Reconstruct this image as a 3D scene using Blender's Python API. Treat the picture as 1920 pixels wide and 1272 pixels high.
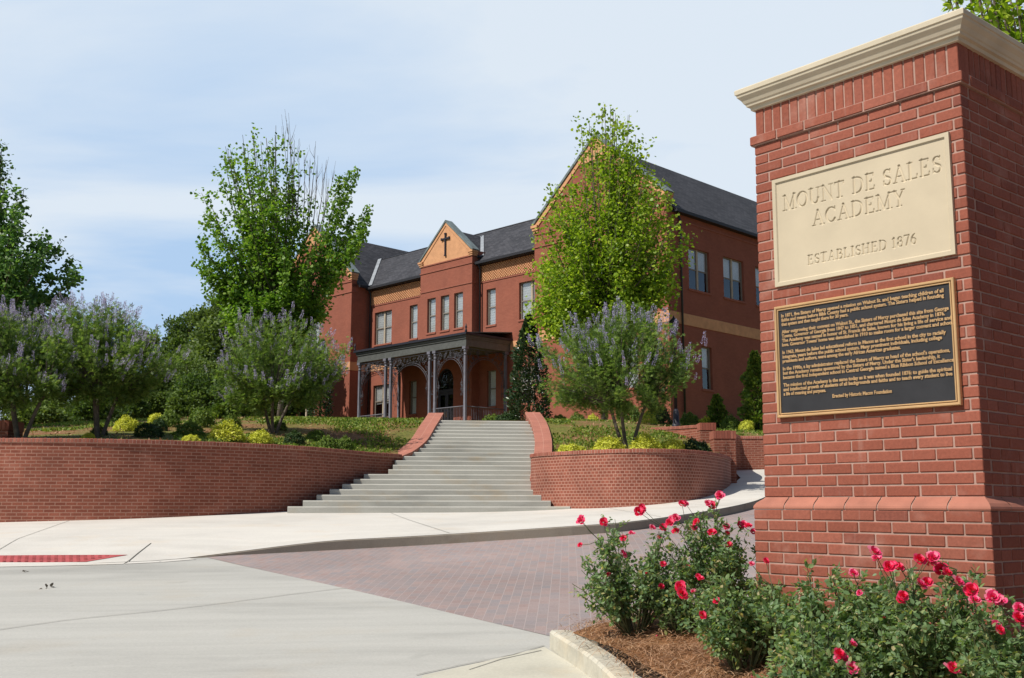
import bpy, bmesh, math, random
import numpy as np
from mathutils import Vector, Matrix
from mathutils.geometry import delaunay_2d_cdt

for _o in list(bpy.data.objects):
    bpy.data.objects.remove(_o)
SC = bpy.context.scene
COL = SC.collection
RNG = np.random.default_rng(7)
random.seed(7)

# ------------------------------------------------------------------ camera, world, sun, exposure
cam_d = bpy.data.cameras.new('camera')
cam = bpy.data.objects.new('camera', cam_d)
COL.objects.link(cam)
PITCH = math.atan(319 / 1990)
cam.location = (0, 0, 0)
cam.rotation_euler = (math.pi / 2 + PITCH, 0, 0)
cam_d.sensor_width = 36
cam_d.lens = 36 * 1990 / 1920
cam_d.clip_end = 4000
cam_d.clip_start = 0.05
SC.camera = cam
SC.render.resolution_x = 1024
SC.render.resolution_y = 678

SUN_AZ = math.atan2(-0.85, -0.53)      # direction towards the sun, measured from +Y to +X
SUN_EL = math.radians(50)
world = bpy.data.worlds.new('World')
SC.world = world
world.use_nodes = True
nt = world.node_tree
nt.nodes.clear()
def wn(t, **k):
    n = nt.nodes.new(t)
    for a, b in k.items():
        setattr(n, a, b)
    return n
w_out = wn('ShaderNodeOutputWorld'); w_bg = wn('ShaderNodeBackground'); w_bg.inputs[1].default_value = 0.08
w_sky = wn('ShaderNodeTexSky', sky_type='NISHITA', sun_disc=False, sun_elevation=SUN_EL, sun_rotation=SUN_AZ,
           altitude=120, air_density=1.0, dust_density=1.2, ozone_density=1.6)
w_co = wn('ShaderNodeTexCoord')
w_sep = wn('ShaderNodeSeparateXYZ')
nt.links.new(w_co.outputs['Generated'], w_sep.inputs[0])
# clouds lie on a flat layer overhead: project the direction on it
w_mx = wn('ShaderNodeMath', operation='MAXIMUM'); w_mx.inputs[1].default_value = 0.03
nt.links.new(w_sep.outputs[2], w_mx.inputs[0])
w_ad = wn('ShaderNodeMath', operation='ADD'); w_ad.inputs[1].default_value = 0.12
nt.links.new(w_mx.outputs[0], w_ad.inputs[0])
w_dx = wn('ShaderNodeMath', operation='DIVIDE'); w_dy = wn('ShaderNodeMath', operation='DIVIDE')
nt.links.new(w_sep.outputs[0], w_dx.inputs[0]); nt.links.new(w_ad.outputs[0], w_dx.inputs[1])
nt.links.new(w_sep.outputs[1], w_dy.inputs[0]); nt.links.new(w_ad.outputs[0], w_dy.inputs[1])
w_cb = wn('ShaderNodeCombineXYZ')
nt.links.new(w_dx.outputs[0], w_cb.inputs[0]); nt.links.new(w_dy.outputs[0], w_cb.inputs[1])
w_map = wn('ShaderNodeMapping'); w_map.inputs['Location'].default_value = (5.2, 0.4, 0); w_map.inputs['Scale'].default_value = (0.75, 1.0, 1)
w_map.inputs['Rotation'].default_value = (0, 0, math.radians(-28))
nt.links.new(w_cb.outputs[0], w_map.inputs[0])
w_n1 = wn('ShaderNodeTexNoise'); w_n1.inputs['Scale'].default_value = 0.9; w_n1.inputs['Detail'].default_value = 7; w_n1.inputs['Roughness'].default_value = 0.52
w_n1.inputs['Distortion'].default_value = 0.35
nt.links.new(w_map.outputs[0], w_n1.inputs['Vector'])
w_r = wn('ShaderNodeValToRGB')
w_r.color_ramp.elements[0].position = 0.37; w_r.color_ramp.elements[0].color = (0.05, 0.05, 0.05, 1)
w_r.color_ramp.elements[1].position = 0.55; w_r.color_ramp.elements[1].color = (1, 1, 1, 1)
nt.links.new(w_n1.outputs[0], w_r.inputs[0])
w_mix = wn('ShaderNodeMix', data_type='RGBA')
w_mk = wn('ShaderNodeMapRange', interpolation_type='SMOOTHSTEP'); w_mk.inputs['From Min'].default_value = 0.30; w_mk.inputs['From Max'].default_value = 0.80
nt.links.new(w_sep.outputs[1], w_mk.inputs['Value'])          # clouds kept to the view ahead; unseen sky left clear to lower ambient light
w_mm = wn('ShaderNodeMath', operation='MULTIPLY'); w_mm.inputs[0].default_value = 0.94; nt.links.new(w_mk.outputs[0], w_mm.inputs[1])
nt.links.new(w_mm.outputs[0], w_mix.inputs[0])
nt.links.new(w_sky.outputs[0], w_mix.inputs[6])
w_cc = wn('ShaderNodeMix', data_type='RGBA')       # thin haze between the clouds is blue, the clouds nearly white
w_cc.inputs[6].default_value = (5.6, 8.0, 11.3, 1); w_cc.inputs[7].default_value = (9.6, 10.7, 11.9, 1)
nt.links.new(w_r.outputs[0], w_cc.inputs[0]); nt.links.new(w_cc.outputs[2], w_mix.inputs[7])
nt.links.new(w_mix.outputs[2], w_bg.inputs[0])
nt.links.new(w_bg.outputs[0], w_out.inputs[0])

sun_d = bpy.data.lights.new('sun', 'SUN')
sun_d.energy = 5.0; sun_d.angle = math.radians(0.53); sun_d.color = (1.0, 0.95, 0.87)
sun = bpy.data.objects.new('sun', sun_d); COL.objects.link(sun)
sv = Vector((math.sin(SUN_AZ) * math.cos(SUN_EL), math.cos(SUN_AZ) * math.cos(SUN_EL), math.sin(SUN_EL)))
sun.rotation_euler = sv.to_track_quat('Z', 'Y').to_euler()
SC.view_settings.view_transform = 'Standard'
SC.view_settings.look = 'None'
SC.view_settings.exposure = 0.0
SC.view_settings.gamma = 1
SC.render.engine = 'CYCLES'
SC.cycles.max_bounces = 6
SC.cycles.transparent_max_bounces = 8

# ------------------------------------------------------------------ materials
def newmat(name):
    m = bpy.data.materials.new(name); m.use_nodes = True
    m.node_tree.nodes.clear()
    return m, m.node_tree
def N(t, kind, **k):
    n = t.nodes.new(kind)
    for a, b in k.items():
        setattr(n, a, b)
    return n
def setin(n, **k):
    for a, b in k.items():
        n.inputs[a.replace('_', ' ')].default_value = b
def c4(c): return (c[0], c[1], c[2], 1)
def ramp(t, fac, stops):
    r = N(t, 'ShaderNodeValToRGB')
    e = r.color_ramp.elements
    while len(e) < len(stops): e.new(0.5)
    for i, (p, c) in enumerate(stops):
        e[i].position = p; e[i].color = c4(c)
    t.links.new(fac, r.inputs[0])
    return r.outputs[0]
def noise(t, vec, scale, detail=4, rough=0.55, out=0):
    n = N(t, 'ShaderNodeTexNoise'); n.inputs['Scale'].default_value = scale
    n.inputs['Detail'].default_value = detail; n.inputs['Roughness'].default_value = rough
    if vec is not None: t.links.new(vec, n.inputs['Vector'])
    return n.outputs[out]
def mixc(t, fac, a, b, mode='MIX'):
    m = N(t, 'ShaderNodeMix', data_type='RGBA', blend_type=mode)
    if isinstance(fac, (int, float)): m.inputs[0].default_value = fac
    else: t.links.new(fac, m.inputs[0])
    for i, x in ((6, a), (7, b)):
        if isinstance(x, tuple): m.inputs[i].default_value = c4(x)
        else: t.links.new(x, m.inputs[i])
    return m.outputs[2]
def finish(t, color, rough=0.8, metal=0.0, bump=None, bstr=0.3, bdist=0.01, spec=0.4, coat=0.0):
    p = N(t, 'ShaderNodeBsdfPrincipled'); o = N(t, 'ShaderNodeOutputMaterial')
    if isinstance(color, tuple): p.inputs['Base Color'].default_value = c4(color)
    else: t.links.new(color, p.inputs['Base Color'])
    if isinstance(rough, (int, float)): p.inputs['Roughness'].default_value = rough
    else: t.links.new(rough, p.inputs['Roughness'])
    p.inputs['Metallic'].default_value = metal
    p.inputs['Specular IOR Level'].default_value = spec
    p.inputs['Coat Weight'].default_value = coat
    if bump is not None:
        b = N(t, 'ShaderNodeBump'); b.inputs['Strength'].default_value = bstr; b.inputs['Distance'].default_value = bdist
        t.links.new(bump, b.inputs['Height']); t.links.new(b.outputs[0], p.inputs['Normal'])
    t.links.new(p.outputs[0], o.inputs[0])
def M_plain(name, c, rough=0.6, metal=0.0, var=0.12, scale=6.0, spec=0.4, bstr=0.1, coat=0.0):
    m, t = newmat(name)
    co = N(t, 'ShaderNodeTexCoord').outputs['Object']
    n = noise(t, co, scale, 6)
    d = tuple(x * (1 - var * 1.6) for x in c); l = tuple(min(1, x * (1 + var)) for x in c)
    col = ramp(t, n, [(0.3, d), (0.7, l)])
    finish(t, col, rough, metal, noise(t, co, scale * 12, 3), bstr, 0.004, spec, coat)
    return m
def M_brick(name, ca, cb, cm, bw=0.203, rh=0.0677, mort=0.009, offset=0.5, bstr=0.5, stain=0.25, uvscale=(1, 1), rot=0, streak=True, var=1.0):
    m, t = newmat(name)
    uv = N(t, 'ShaderNodeUVMap').outputs[0]
    mp = N(t, 'ShaderNodeMapping'); mp.inputs['Scale'].default_value = (uvscale[0], uvscale[1], 1)
    mp.inputs['Rotation'].default_value = (0, 0, rot)
    t.links.new(uv, mp.inputs[0])
    br = N(t, 'ShaderNodeTexBrick'); br.offset = offset; br.offset_frequency = 2
    setin(br, Scale=1.0, Brick_Width=bw, Row_Height=rh, Mortar_Size=mort, Mortar_Smooth=0.15, Bias=0.0)
    br.inputs['Color1'].default_value = c4(ca); br.inputs['Color2'].default_value = c4(cb); br.inputs['Mortar'].default_value = c4(cm)
    t.links.new(mp.outputs[0], br.inputs['Vector'])
    co = N(t, 'ShaderNodeTexCoord').outputs['Object']
    n1 = noise(t, co, 1.1, 6, 0.6)
    n2 = noise(t, co, 38, 4, 0.6)
    col = mixc(t, 1.0, br.outputs[0], ramp(t, n1, [(0.3, (1 - stain,) * 3), (0.72, (1.08, 1.06, 1.04))]), 'MULTIPLY')
    col = mixc(t, 0.8, col, ramp(t, n2, [(0.25, (0.78,) * 3), (0.75, (1.15,) * 3)]), 'MULTIPLY')
    if streak:   # pale efflorescence
        n3 = noise(t, co, 2.3, 3, 0.5)
        col = mixc(t, ramp(t, n3, [(0.60, (0, 0, 0)), (0.8, (0.22,) * 3)]), col, tuple(min(1, x * 1.2 + 0.05) for x in cm))
    inv = N(t, 'ShaderNodeMath', operation='SUBTRACT'); inv.inputs[0].default_value = 1.0
    t.links.new(br.outputs[1], inv.inputs[1])
    add = N(t, 'ShaderNodeMath', operation='MULTIPLY_ADD'); t.links.new(n2, add.inputs[0]); add.inputs[1].default_value = 0.25
    t.links.new(inv.outputs[0], add.inputs[2])
    finish(t, col, 0.88, 0, add.outputs[0], bstr, 0.006, 0.3)
    return m
def M_leaf(name, stops, trans=0.35, rough=0.45, spec=0.35):
    m, t = newmat(name)
    g = N(t, 'ShaderNodeNewGeometry').outputs['Random Per Island']
    col = ramp(t, g, stops)
    p = N(t, 'ShaderNodeBsdfPrincipled'); t.links.new(col, p.inputs['Base Color'])
    p.inputs['Roughness'].default_value = rough; p.inputs['Specular IOR Level'].default_value = spec
    tr = N(t, 'ShaderNodeBsdfTranslucent')
    tc = mixc(t, 1.0, col, (1.25, 1.3, 0.55), 'MULTIPLY')
    t.links.new(tc, tr.inputs[0])
    mx = N(t, 'ShaderNodeMixShader'); mx.inputs[0].default_value = trans
    t.links.new(p.outputs[0], mx.inputs[1]); t.links.new(tr.outputs[0], mx.inputs[2])
    o = N(t, 'ShaderNodeOutputMaterial'); t.links.new(mx.outputs[0], o.inputs[0])
    return m
def M_concrete(name, c, warm=(1, 1, 1), dirt=0.35, scale=0.35, spots=True, rust=0.0, stretch=(1, 1, 1), rz=0, tracks=0.0):
    m, t = newmat(name)
    co = N(t, 'ShaderNodeTexCoord').outputs['Object']
    mp = N(t, 'ShaderNodeMapping'); mp.inputs['Scale'].default_value = stretch; mp.inputs['Rotation'].default_value = (0, 0, rz)
    t.links.new(co, mp.inputs[0])
    big = noise(t, mp.outputs[0], scale, 7, 0.6)
    d = tuple(x * (1 - dirt) for x in c)
    col = ramp(t, big, [(0.28, d), (0.5, c), (0.75, tuple(min(1, x * 1.07) for x in c))])
    fine = noise(t, co, 45, 5, 0.7)
    col = mixc(t, 1.0, col, ramp(t, fine, [(0.3, (0.9,) * 3), (0.7, (1.06,) * 3)]), 'MULTIPLY')
    if spots:
        s = noise(t, co, 3.1, 2, 0.4)
        col = mixc(t, ramp(t, s, [(0.70, (0, 0, 0)), (0.78, (0.35,) * 3)]), col, tuple(x * 0.72 for x in c))
    if tracks:     # faint rubbed tyre marks and scuffs
        mp2 = N(t, 'ShaderNodeMapping'); mp2.inputs['Scale'].default_value = (0.09, 1.7, 1); mp2.inputs['Rotation'].default_value = (0, 0, math.radians(-24))
        t.links.new(co, mp2.inputs[0])
        s2 = noise(t, mp2.outputs[0], 1.6, 6, 0.62)
        col = mixc(t, 1.0, col, ramp(t, s2, [(0.36, (1 - tracks,) * 3), (0.5, (1,) * 3), (0.72, (1.06,) * 3)]), 'MULTIPLY')
        s3 = noise(t, co, 14, 3, 0.6)
        col = mixc(t, ramp(t, s3, [(0.70, (0, 0, 0)), (0.76, (0.4,) * 3)]), col, tuple(x * 0.62 for x in c))
    if rust:
        s = noise(t, co, 0.9, 5, 0.65)
        col = mixc(t, ramp(t, s, [(0.55, (0, 0, 0)), (0.72, (rust,) * 3)]), col, (c[0] * 0.95, c[1] * 0.72, c[2] * 0.45))
    finish(t, col, 0.85, 0, fine, 0.12, 0.004, 0.3)
    return m

MT = {}
MT['school'] = M_brick('painted_brick', (0.31, 0.105, 0.067), (0.275, 0.090, 0.057), (0.25, 0.085, 0.056), mort=0.006, bstr=0.25, stain=0.12, streak=False)
MT['pillar_brick'] = None
MT['wall_brick'] = M_brick('wall_brick', (0.31, 0.098, 0.060), (0.225, 0.066, 0.040), (0.39, 0.20, 0.145), stain=0.3)
MT['header_brick'] = M_brick('header_brick', (0.31, 0.096, 0.06), (0.22, 0.064, 0.04), (0.44, 0.235, 0.175), bw=0.1015, stain=0.3)
MT['buff'] = M_plain('buff_brick', (0.60, 0.31, 0.155), 0.85, var=0.1, scale=3)
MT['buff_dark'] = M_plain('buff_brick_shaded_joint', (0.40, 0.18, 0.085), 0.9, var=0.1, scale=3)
MT['redtrim'] = M_plain('red_brick_trim', (0.29, 0.098, 0.063), 0.9, var=0.1, scale=5)
MT['coping'] = M_plain('weathered_coping', (0.16, 0.20, 0.20), 0.55, var=0.25, scale=2)
MT['flash'] = M_plain('zinc_flashing', (0.30, 0.32, 0.34), 0.45, var=0.15, scale=3)
MT['gutter'] = M_plain('dark_gutter', (0.022, 0.022, 0.026), 0.5, var=0.1)
MT['iron'] = M_plain('grey_painted_iron', (0.155, 0.155, 0.185), 0.5, var=0.12)
MT['laceiron'] = M_plain('cast_iron_lace', (0.07, 0.07, 0.085), 0.5, var=0.1)
MT['darkiron'] = M_plain('dark_iron', (0.022, 0.022, 0.032), 0.5, var=0.1)
MT['cornice'] = M_plain('grey_green_cornice', (0.10, 0.105, 0.098), 0.5, var=0.12)
MT['sash'] = M_plain('taupe_sash', (0.23, 0.20, 0.165), 0.55, var=0.08)
MT['mullion'] = M_plain('cream_mullion', (0.45, 0.38, 0.28), 0.6, var=0.08)
MT['door'] = M_plain('slate_door', (0.045, 0.048, 0.065), 0.45, var=0.1)
MT['blind'] = M_plain('white_blind', (0.86, 0.86, 0.84), 0.8, var=0.06, scale=1.5)
MT['room'] = M_plain('dim_room', (0.03, 0.03, 0.03), 0.9)
m, t = newmat('window_glass')
gl = N(t, 'ShaderNodeBsdfGlossy'); gl.inputs['Roughness'].default_value = 0.02; gl.inputs['Color'].default_value = (0.9, 0.95, 1, 1)
tp = N(t, 'ShaderNodeBsdfTransparent'); tp.inputs[0].default_value = (0.96, 0.98, 0.98, 1)
lw = N(t, 'ShaderNodeLayerWeight'); lw.inputs[0].default_value = 0.35
mth = N(t, 'ShaderNodeMath', operation='MULTIPLY_ADD'); mth.inputs[1].default_value = 0.6; mth.inputs[2].default_value = 0.12
t.links.new(lw.outputs['Fresnel'], mth.inputs[0])
mx = N(t, 'ShaderNodeMixShader'); t.links.new(mth.outputs[0], mx.inputs[0]); t.links.new(tp.outputs[0], mx.inputs[1]); t.links.new(gl.outputs[0], mx.inputs[2])
o_ = N(t, 'ShaderNodeOutputMaterial'); t.links.new(mx.outputs[0], o_.inputs[0])
MT['glass'] = m
# shingles
m, t = newmat('asphalt_shingles')
uv = N(t, 'ShaderNodeUVMap').outputs[0]
br = N(t, 'ShaderNodeTexBrick'); setin(br, Scale=1.0, Brick_Width=0.32, Row_Height=0.145, Mortar_Size=0.012, Mortar_Smooth=0.3, Bias=0.0)
br.inputs['Color1'].default_value = (0.030, 0.031, 0.037, 1); br.inputs['Color2'].default_value = (0.062, 0.062, 0.070, 1); br.inputs['Mortar'].default_value = (0.02, 0.02, 0.024, 1)
t.links.new(uv, br.inputs['Vector'])
co = N(t, 'ShaderNodeTexCoord').outputs['Object']
col = mixc(t, 1.0, br.outputs[0], ramp(t, noise(t, co, 0.5, 5), [(0.3, (0.8,) * 3), (0.7, (1.2,) * 3)]), 'MULTIPLY')
finish(t, col, 0.75, 0, br.outputs[1], -0.5, 0.01, 0.25)
MT['shingle'] = m
# pavers
m, t = newmat('clay_pavers')
uv = N(t, 'ShaderNodeUVMap').outputs[0]
br = N(t, 'ShaderNodeTexBrick'); setin(br, Scale=1.0, Brick_Width=0.2, Row_Height=0.1, Mortar_Size=0.0035, Mortar_Smooth=0.4, Bias=0.0)
br.inputs['Color1'].default_value = (0.0, 0.0, 0.0, 1); br.inputs['Color2'].default_value = (1, 1, 1, 1); br.inputs['Mortar'].default_value = (0.5, 0.5, 0.5, 1)
t.links.new(uv, br.inputs['Vector'])
base = ramp(t, br.outputs[0], [(0.0, (0.31, 0.225, 0.205)), (0.3, (0.275, 0.235, 0.228)), (0.6, (0.335, 0.25, 0.228)), (0.85, (0.265, 0.235, 0.235)), (1.0, (0.315, 0.235, 0.215))])
co = N(t, 'ShaderNodeTexCoord').outputs['Object']
base = mixc(t, 1.0, base, ramp(t, noise(t, co, 0.45, 6), [(0.3, (0.86,) * 3), (0.7, (1.12,) * 3)]), 'MULTIPLY')
base = mixc(t, 1.0, base, ramp(t, noise(t, co, 60, 4), [(0.3, (0.88,) * 3), (0.7, (1.1,) * 3)]), 'MULTIPLY')
col = mixc(t, br.outputs[1], base, (0.36, 0.305, 0.285))
finish(t, col, 0.9, 0, br.outputs[1], -0.5, 0.006, 0.25)
MT['paver'] = m
MT['street'] = M_concrete('street_concrete', (0.425, 0.415, 0.378), dirt=0.24, scale=0.55, stretch=(0.5, 1.6, 1), rz=math.radians(-12), rust=0.14, tracks=0.07)
MT['unseen_asphalt'] = M_concrete('unseen_asphalt', (0.055, 0.054, 0.052), dirt=0.25, scale=0.8)
MT['walk'] = M_concrete('sidewalk_concrete', (0.60, 0.57, 0.515), dirt=0.14, scale=0.6, rust=0.24, spots=False, tracks=0.03)
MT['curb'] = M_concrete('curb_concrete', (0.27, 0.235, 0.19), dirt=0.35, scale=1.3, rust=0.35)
MT['apron'] = M_concrete('apron_concrete', (0.50, 0.475, 0.39), dirt=0.12, scale=1.5, rust=0.35)
MT['kerb_edge'] = M_concrete('bed_curb_concrete', (0.52, 0.49, 0.40), dirt=0.25, scale=2.5, rust=0.5)
MT['step'] = M_concrete('step_concrete', (0.44, 0.43, 0.385), dirt=0.25, scale=0.9, rust=0.45, stretch=(0.6, 0.6, 3))
MT['stone'] = M_plain('cast_stone', (0.53, 0.45, 0.32), 0.85, var=0.07, scale=2.2, bstr=0.15)
MT['caststone'] = M_plain('cast_stone_cap', (0.58, 0.51, 0.38), 0.85, var=0.10, scale=3.0, bstr=0.15)
MT['bronze'] = M_plain('pale_bronze', (0.62, 0.39, 0.19), 0.38, metal=0.35, var=0.08, scale=5)
MT['plaque'] = M_plain('dark_plaque_field', (0.028, 0.028, 0.031), 0.55, var=0.12, scale=8, spec=0.3)
MT['mat'] = M_plain('red_paving_mat', (0.42, 0.08, 0.08), 0.8, var=0.15, scale=4)
MT['jointdark'] = M_plain('joint_dark', (0.10, 0.095, 0.08), 0.95, var=0.2)
MT['jointsoft'] = M_plain('joint_soft', (0.30, 0.29, 0.255), 0.95, var=0.2)
MT['mortar'] = M_plain('pillar_mortar', (0.40, 0.255, 0.205), 0.95, var=0.12, scale=14)
# per-brick colour for the real bricks
m, t = newmat('face_brick')
g = N(t, 'ShaderNodeNewGeometry').outputs['Random Per Island']
co = N(t, 'ShaderNodeTexCoord').outputs['Object']
base = ramp(t, g, [(0.0, (0.24, 0.070, 0.042)), (0.3, (0.295, 0.090, 0.056)), (0.6, (0.27, 0.080, 0.049)), (0.9, (0.325, 0.106, 0.068)), (1.0, (0.21, 0.062, 0.042))])
base = mixc(t, 1.0, base, ramp(t, noise(t, co, 55, 6, 0.7), [(0.28, (0.78,) * 3), (0.6, (1.06,) * 3), (0.75, (1.2,) * 3)]), 'MULTIPLY')
base = mixc(t, 1.0, base, ramp(t, noise(t, co, 1.6, 5, 0.6), [(0.3, (0.88,) * 3), (0.7, (1.08,) * 3)]), 'MULTIPLY')
base = mixc(t, ramp(t, noise(t, co, 3.4, 4, 0.6), [(0.56, (0, 0, 0)), (0.78, (0.28,) * 3)]), base, (0.58, 0.40, 0.33))
mps = N(t, 'ShaderNodeMapping'); mps.inputs['Scale'].default_value = (9, 9, 0.9); t.links.new(co, mps.inputs[0])
base = mixc(t, ramp(t, noise(t, mps.outputs[0], 1.3, 5, 0.6), [(0.60, (0, 0, 0)), (0.74, (0.20,) * 3)]), base, (0.60, 0.45, 0.38))
finish(t, base, 0.85, 0, noise(t, co, 160, 5, 0.7), 0.35, 0.002, 0.3)
MT['pillar_brick'] = m
# bed ground
m, t = newmat('pine_straw_ground')
co = N(t, 'ShaderNodeTexCoord').outputs['Object']
a = ramp(t, noise(t, co, 5.5, 8, 0.75), [(0.25, (0.13, 0.055, 0.022)), (0.5, (0.26, 0.125, 0.055)), (0.75, (0.38, 0.21, 0.105))])
finish(t, a, 0.95, 0, noise(t, co, 22, 6, 0.75), 0.8, 0.03, 0.2)
MT['straw_ground'] = m
m, t = newmat('lawn_ground')
co = N(t, 'ShaderNodeTexCoord').outputs['Object']
a = ramp(t, noise(t, co, 1.2, 8, 0.7), [(0.3, (0.045, 0.075, 0.018)), (0.55, (0.09, 0.13, 0.03)), (0.75, (0.19, 0.12, 0.055))])
finish(t, a, 0.95, 0, noise(t, co, 12, 6, 0.7), 0.6, 0.03, 0.2)
MT['lawn'] = m
MT['needle'] = M_leaf('pine_needles', [(0, (0.17, 0.085, 0.045)), (0.4, (0.33, 0.18, 0.10)), (0.75, (0.44, 0.26, 0.155)), (1, (0.56, 0.38, 0.24))], 0.1, 0.6, 0.2)
MT['maple_y'] = M_leaf('yellow_green_maple_leaves', [(0, (0.10, 0.18, 0.015)), (0.35, (0.21, 0.33, 0.025)), (0.75, (0.32, 0.45, 0.04)), (1, (0.46, 0.55, 0.08))], 0.5)
MT['maple_g'] = M_leaf('green_maple_leaves', [(0, (0.055, 0.14, 0.02)), (0.4, (0.14, 0.27, 0.035)), (0.8, (0.22, 0.37, 0.055)), (1, (0.28, 0.40, 0.08))], 0.5)
MT['maple_d'] = M_leaf('deep_green_leaves', [(0, (0.045, 0.12, 0.035)), (0.5, (0.11, 0.225, 0.065)), (1, (0.20, 0.32, 0.10))], 0.5)
MT['forest'] = M_leaf('far_tree_leaves', [(0, (0.035, 0.075, 0.022)), (0.5, (0.085, 0.15, 0.038)), (1, (0.17, 0.24, 0.065))], 0.42, 0.6)
MT['forest2'] = M_leaf('far_pale_tree_leaves', [(0, (0.06, 0.105, 0.028)), (0.5, (0.13, 0.20, 0.048)), (1, (0.22, 0.30, 0.08))], 0.35, 0.6)
MT['vitex'] = M_leaf('grey_green_leaflets', [(0, (0.07, 0.14, 0.035)), (0.5, (0.16, 0.26, 0.065)), (0.85, (0.23, 0.33, 0.09)), (1, (0.33, 0.40, 0.15))], 0.5)
MT['lilac'] = M_leaf('lilac_florets', [(0, (0.25, 0.22, 0.42)), (0.5, (0.38, 0.34, 0.56)), (1, (0.52, 0.48, 0.68))], 0.25, 0.7, 0.1)
MT['yshrub'] = M_leaf('gold_green_tips', [(0, (0.36, 0.38, 0.035)), (0.5, (0.62, 0.64, 0.07)), (1, (0.82, 0.80, 0.16))], 0.3, 0.6)
MT['gshrub'] = M_leaf('mid_green_tips', [(0, (0.06, 0.12, 0.02)), (0.5, (0.13, 0.21, 0.03)), (1, (0.25, 0.32, 0.055))], 0.3, 0.6)
MT['dshrub'] = M_leaf('dark_green_tips', [(0, (0.018, 0.045, 0.014)), (0.5, (0.035, 0.08, 0.02)), (1, (0.08, 0.13, 0.03))], 0.25, 0.6)
MT['evergreen'] = M_leaf('glossy_evergreen_leaves', [(0, (0.014, 0.04, 0.014)), (0.6, (0.035, 0.075, 0.026)), (1, (0.10, 0.14, 0.06))], 0.12, 0.25, 0.6)
MT['rose_leaf'] = M_leaf('rose_leaves', [(0, (0.085, 0.16, 0.07)), (0.45, (0.185, 0.295, 0.13)), (0.8, (0.27, 0.38, 0.17)), (0.93, (0.30, 0.34, 0.11)), (0.96, (0.50, 0.45, 0.24)), (1, (0.58, 0.48, 0.28))], 0.45, 0.45)
MT['cover'] = M_leaf('ground_cover_leaves', [(0, (0.07, 0.13, 0.015)), (0.5, (0.16, 0.25, 0.03)), (1, (0.33, 0.36, 0.08))], 0.3, 0.6)
MT['petal'] = M_leaf('rose_petals', [(0, (0.62, 0.008, 0.04)), (0.5, (0.78, 0.018, 0.10)), (0.9, (0.84, 0.05, 0.19)), (1, (0.85, 0.14, 0.25))], 0.3, 0.5)
MT['petal_pink'] = M_leaf('pink_rose_petals', [(0, (0.66, 0.02, 0.11)), (0.6, (0.75, 0.05, 0.2)), (1, (0.85, 0.3, 0.42))], 0.3, 0.5)
MT['bark'] = M_plain('grey_bark', (0.14, 0.115, 0.09), 0.9, var=0.3, scale=9, bstr=0.5)
MT['bark_d'] = M_plain('dark_bark', (0.055, 0.045, 0.035), 0.9, var=0.3, scale=9, bstr=0.5)
MT['bark_l'] = M_plain('pale_bark', (0.24, 0.19, 0.145), 0.9, var=0.3, scale=9, bstr=0.5)
MT['cane'] = M_plain('rose_cane', (0.10, 0.115, 0.05), 0.7, var=0.3, scale=9)

# ------------------------------------------------------------------ object helpers
INFO = {}
def tag(o, label=None, cat=None, group=None, kind=None):
    if label: o['label'] = label
    if cat: o['category'] = cat
    if group: o['group'] = group
    if kind: o['kind'] = kind
    return o
def empty(name, loc, rz=0.0, label=None, cat=None, group=None):
    o = bpy.data.objects.new(name, None); COL.objects.link(o)
    o.location = loc; o.rotation_euler = (0, 0, rz); o.empty_display_size = 0.2
    tag(o, label, cat, group)
    return o
def link(name, me, mat=None, parent=None, loc=None):
    o = bpy.data.objects.new(name, me); COL.objects.link(o)
    if mat is not None:
        for mm in (mat if isinstance(mat, (list, tuple)) else [mat]): me.materials.append(mm)
    if parent is not None: o.parent = parent
    if loc is not None: o.location = loc
    return o

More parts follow.
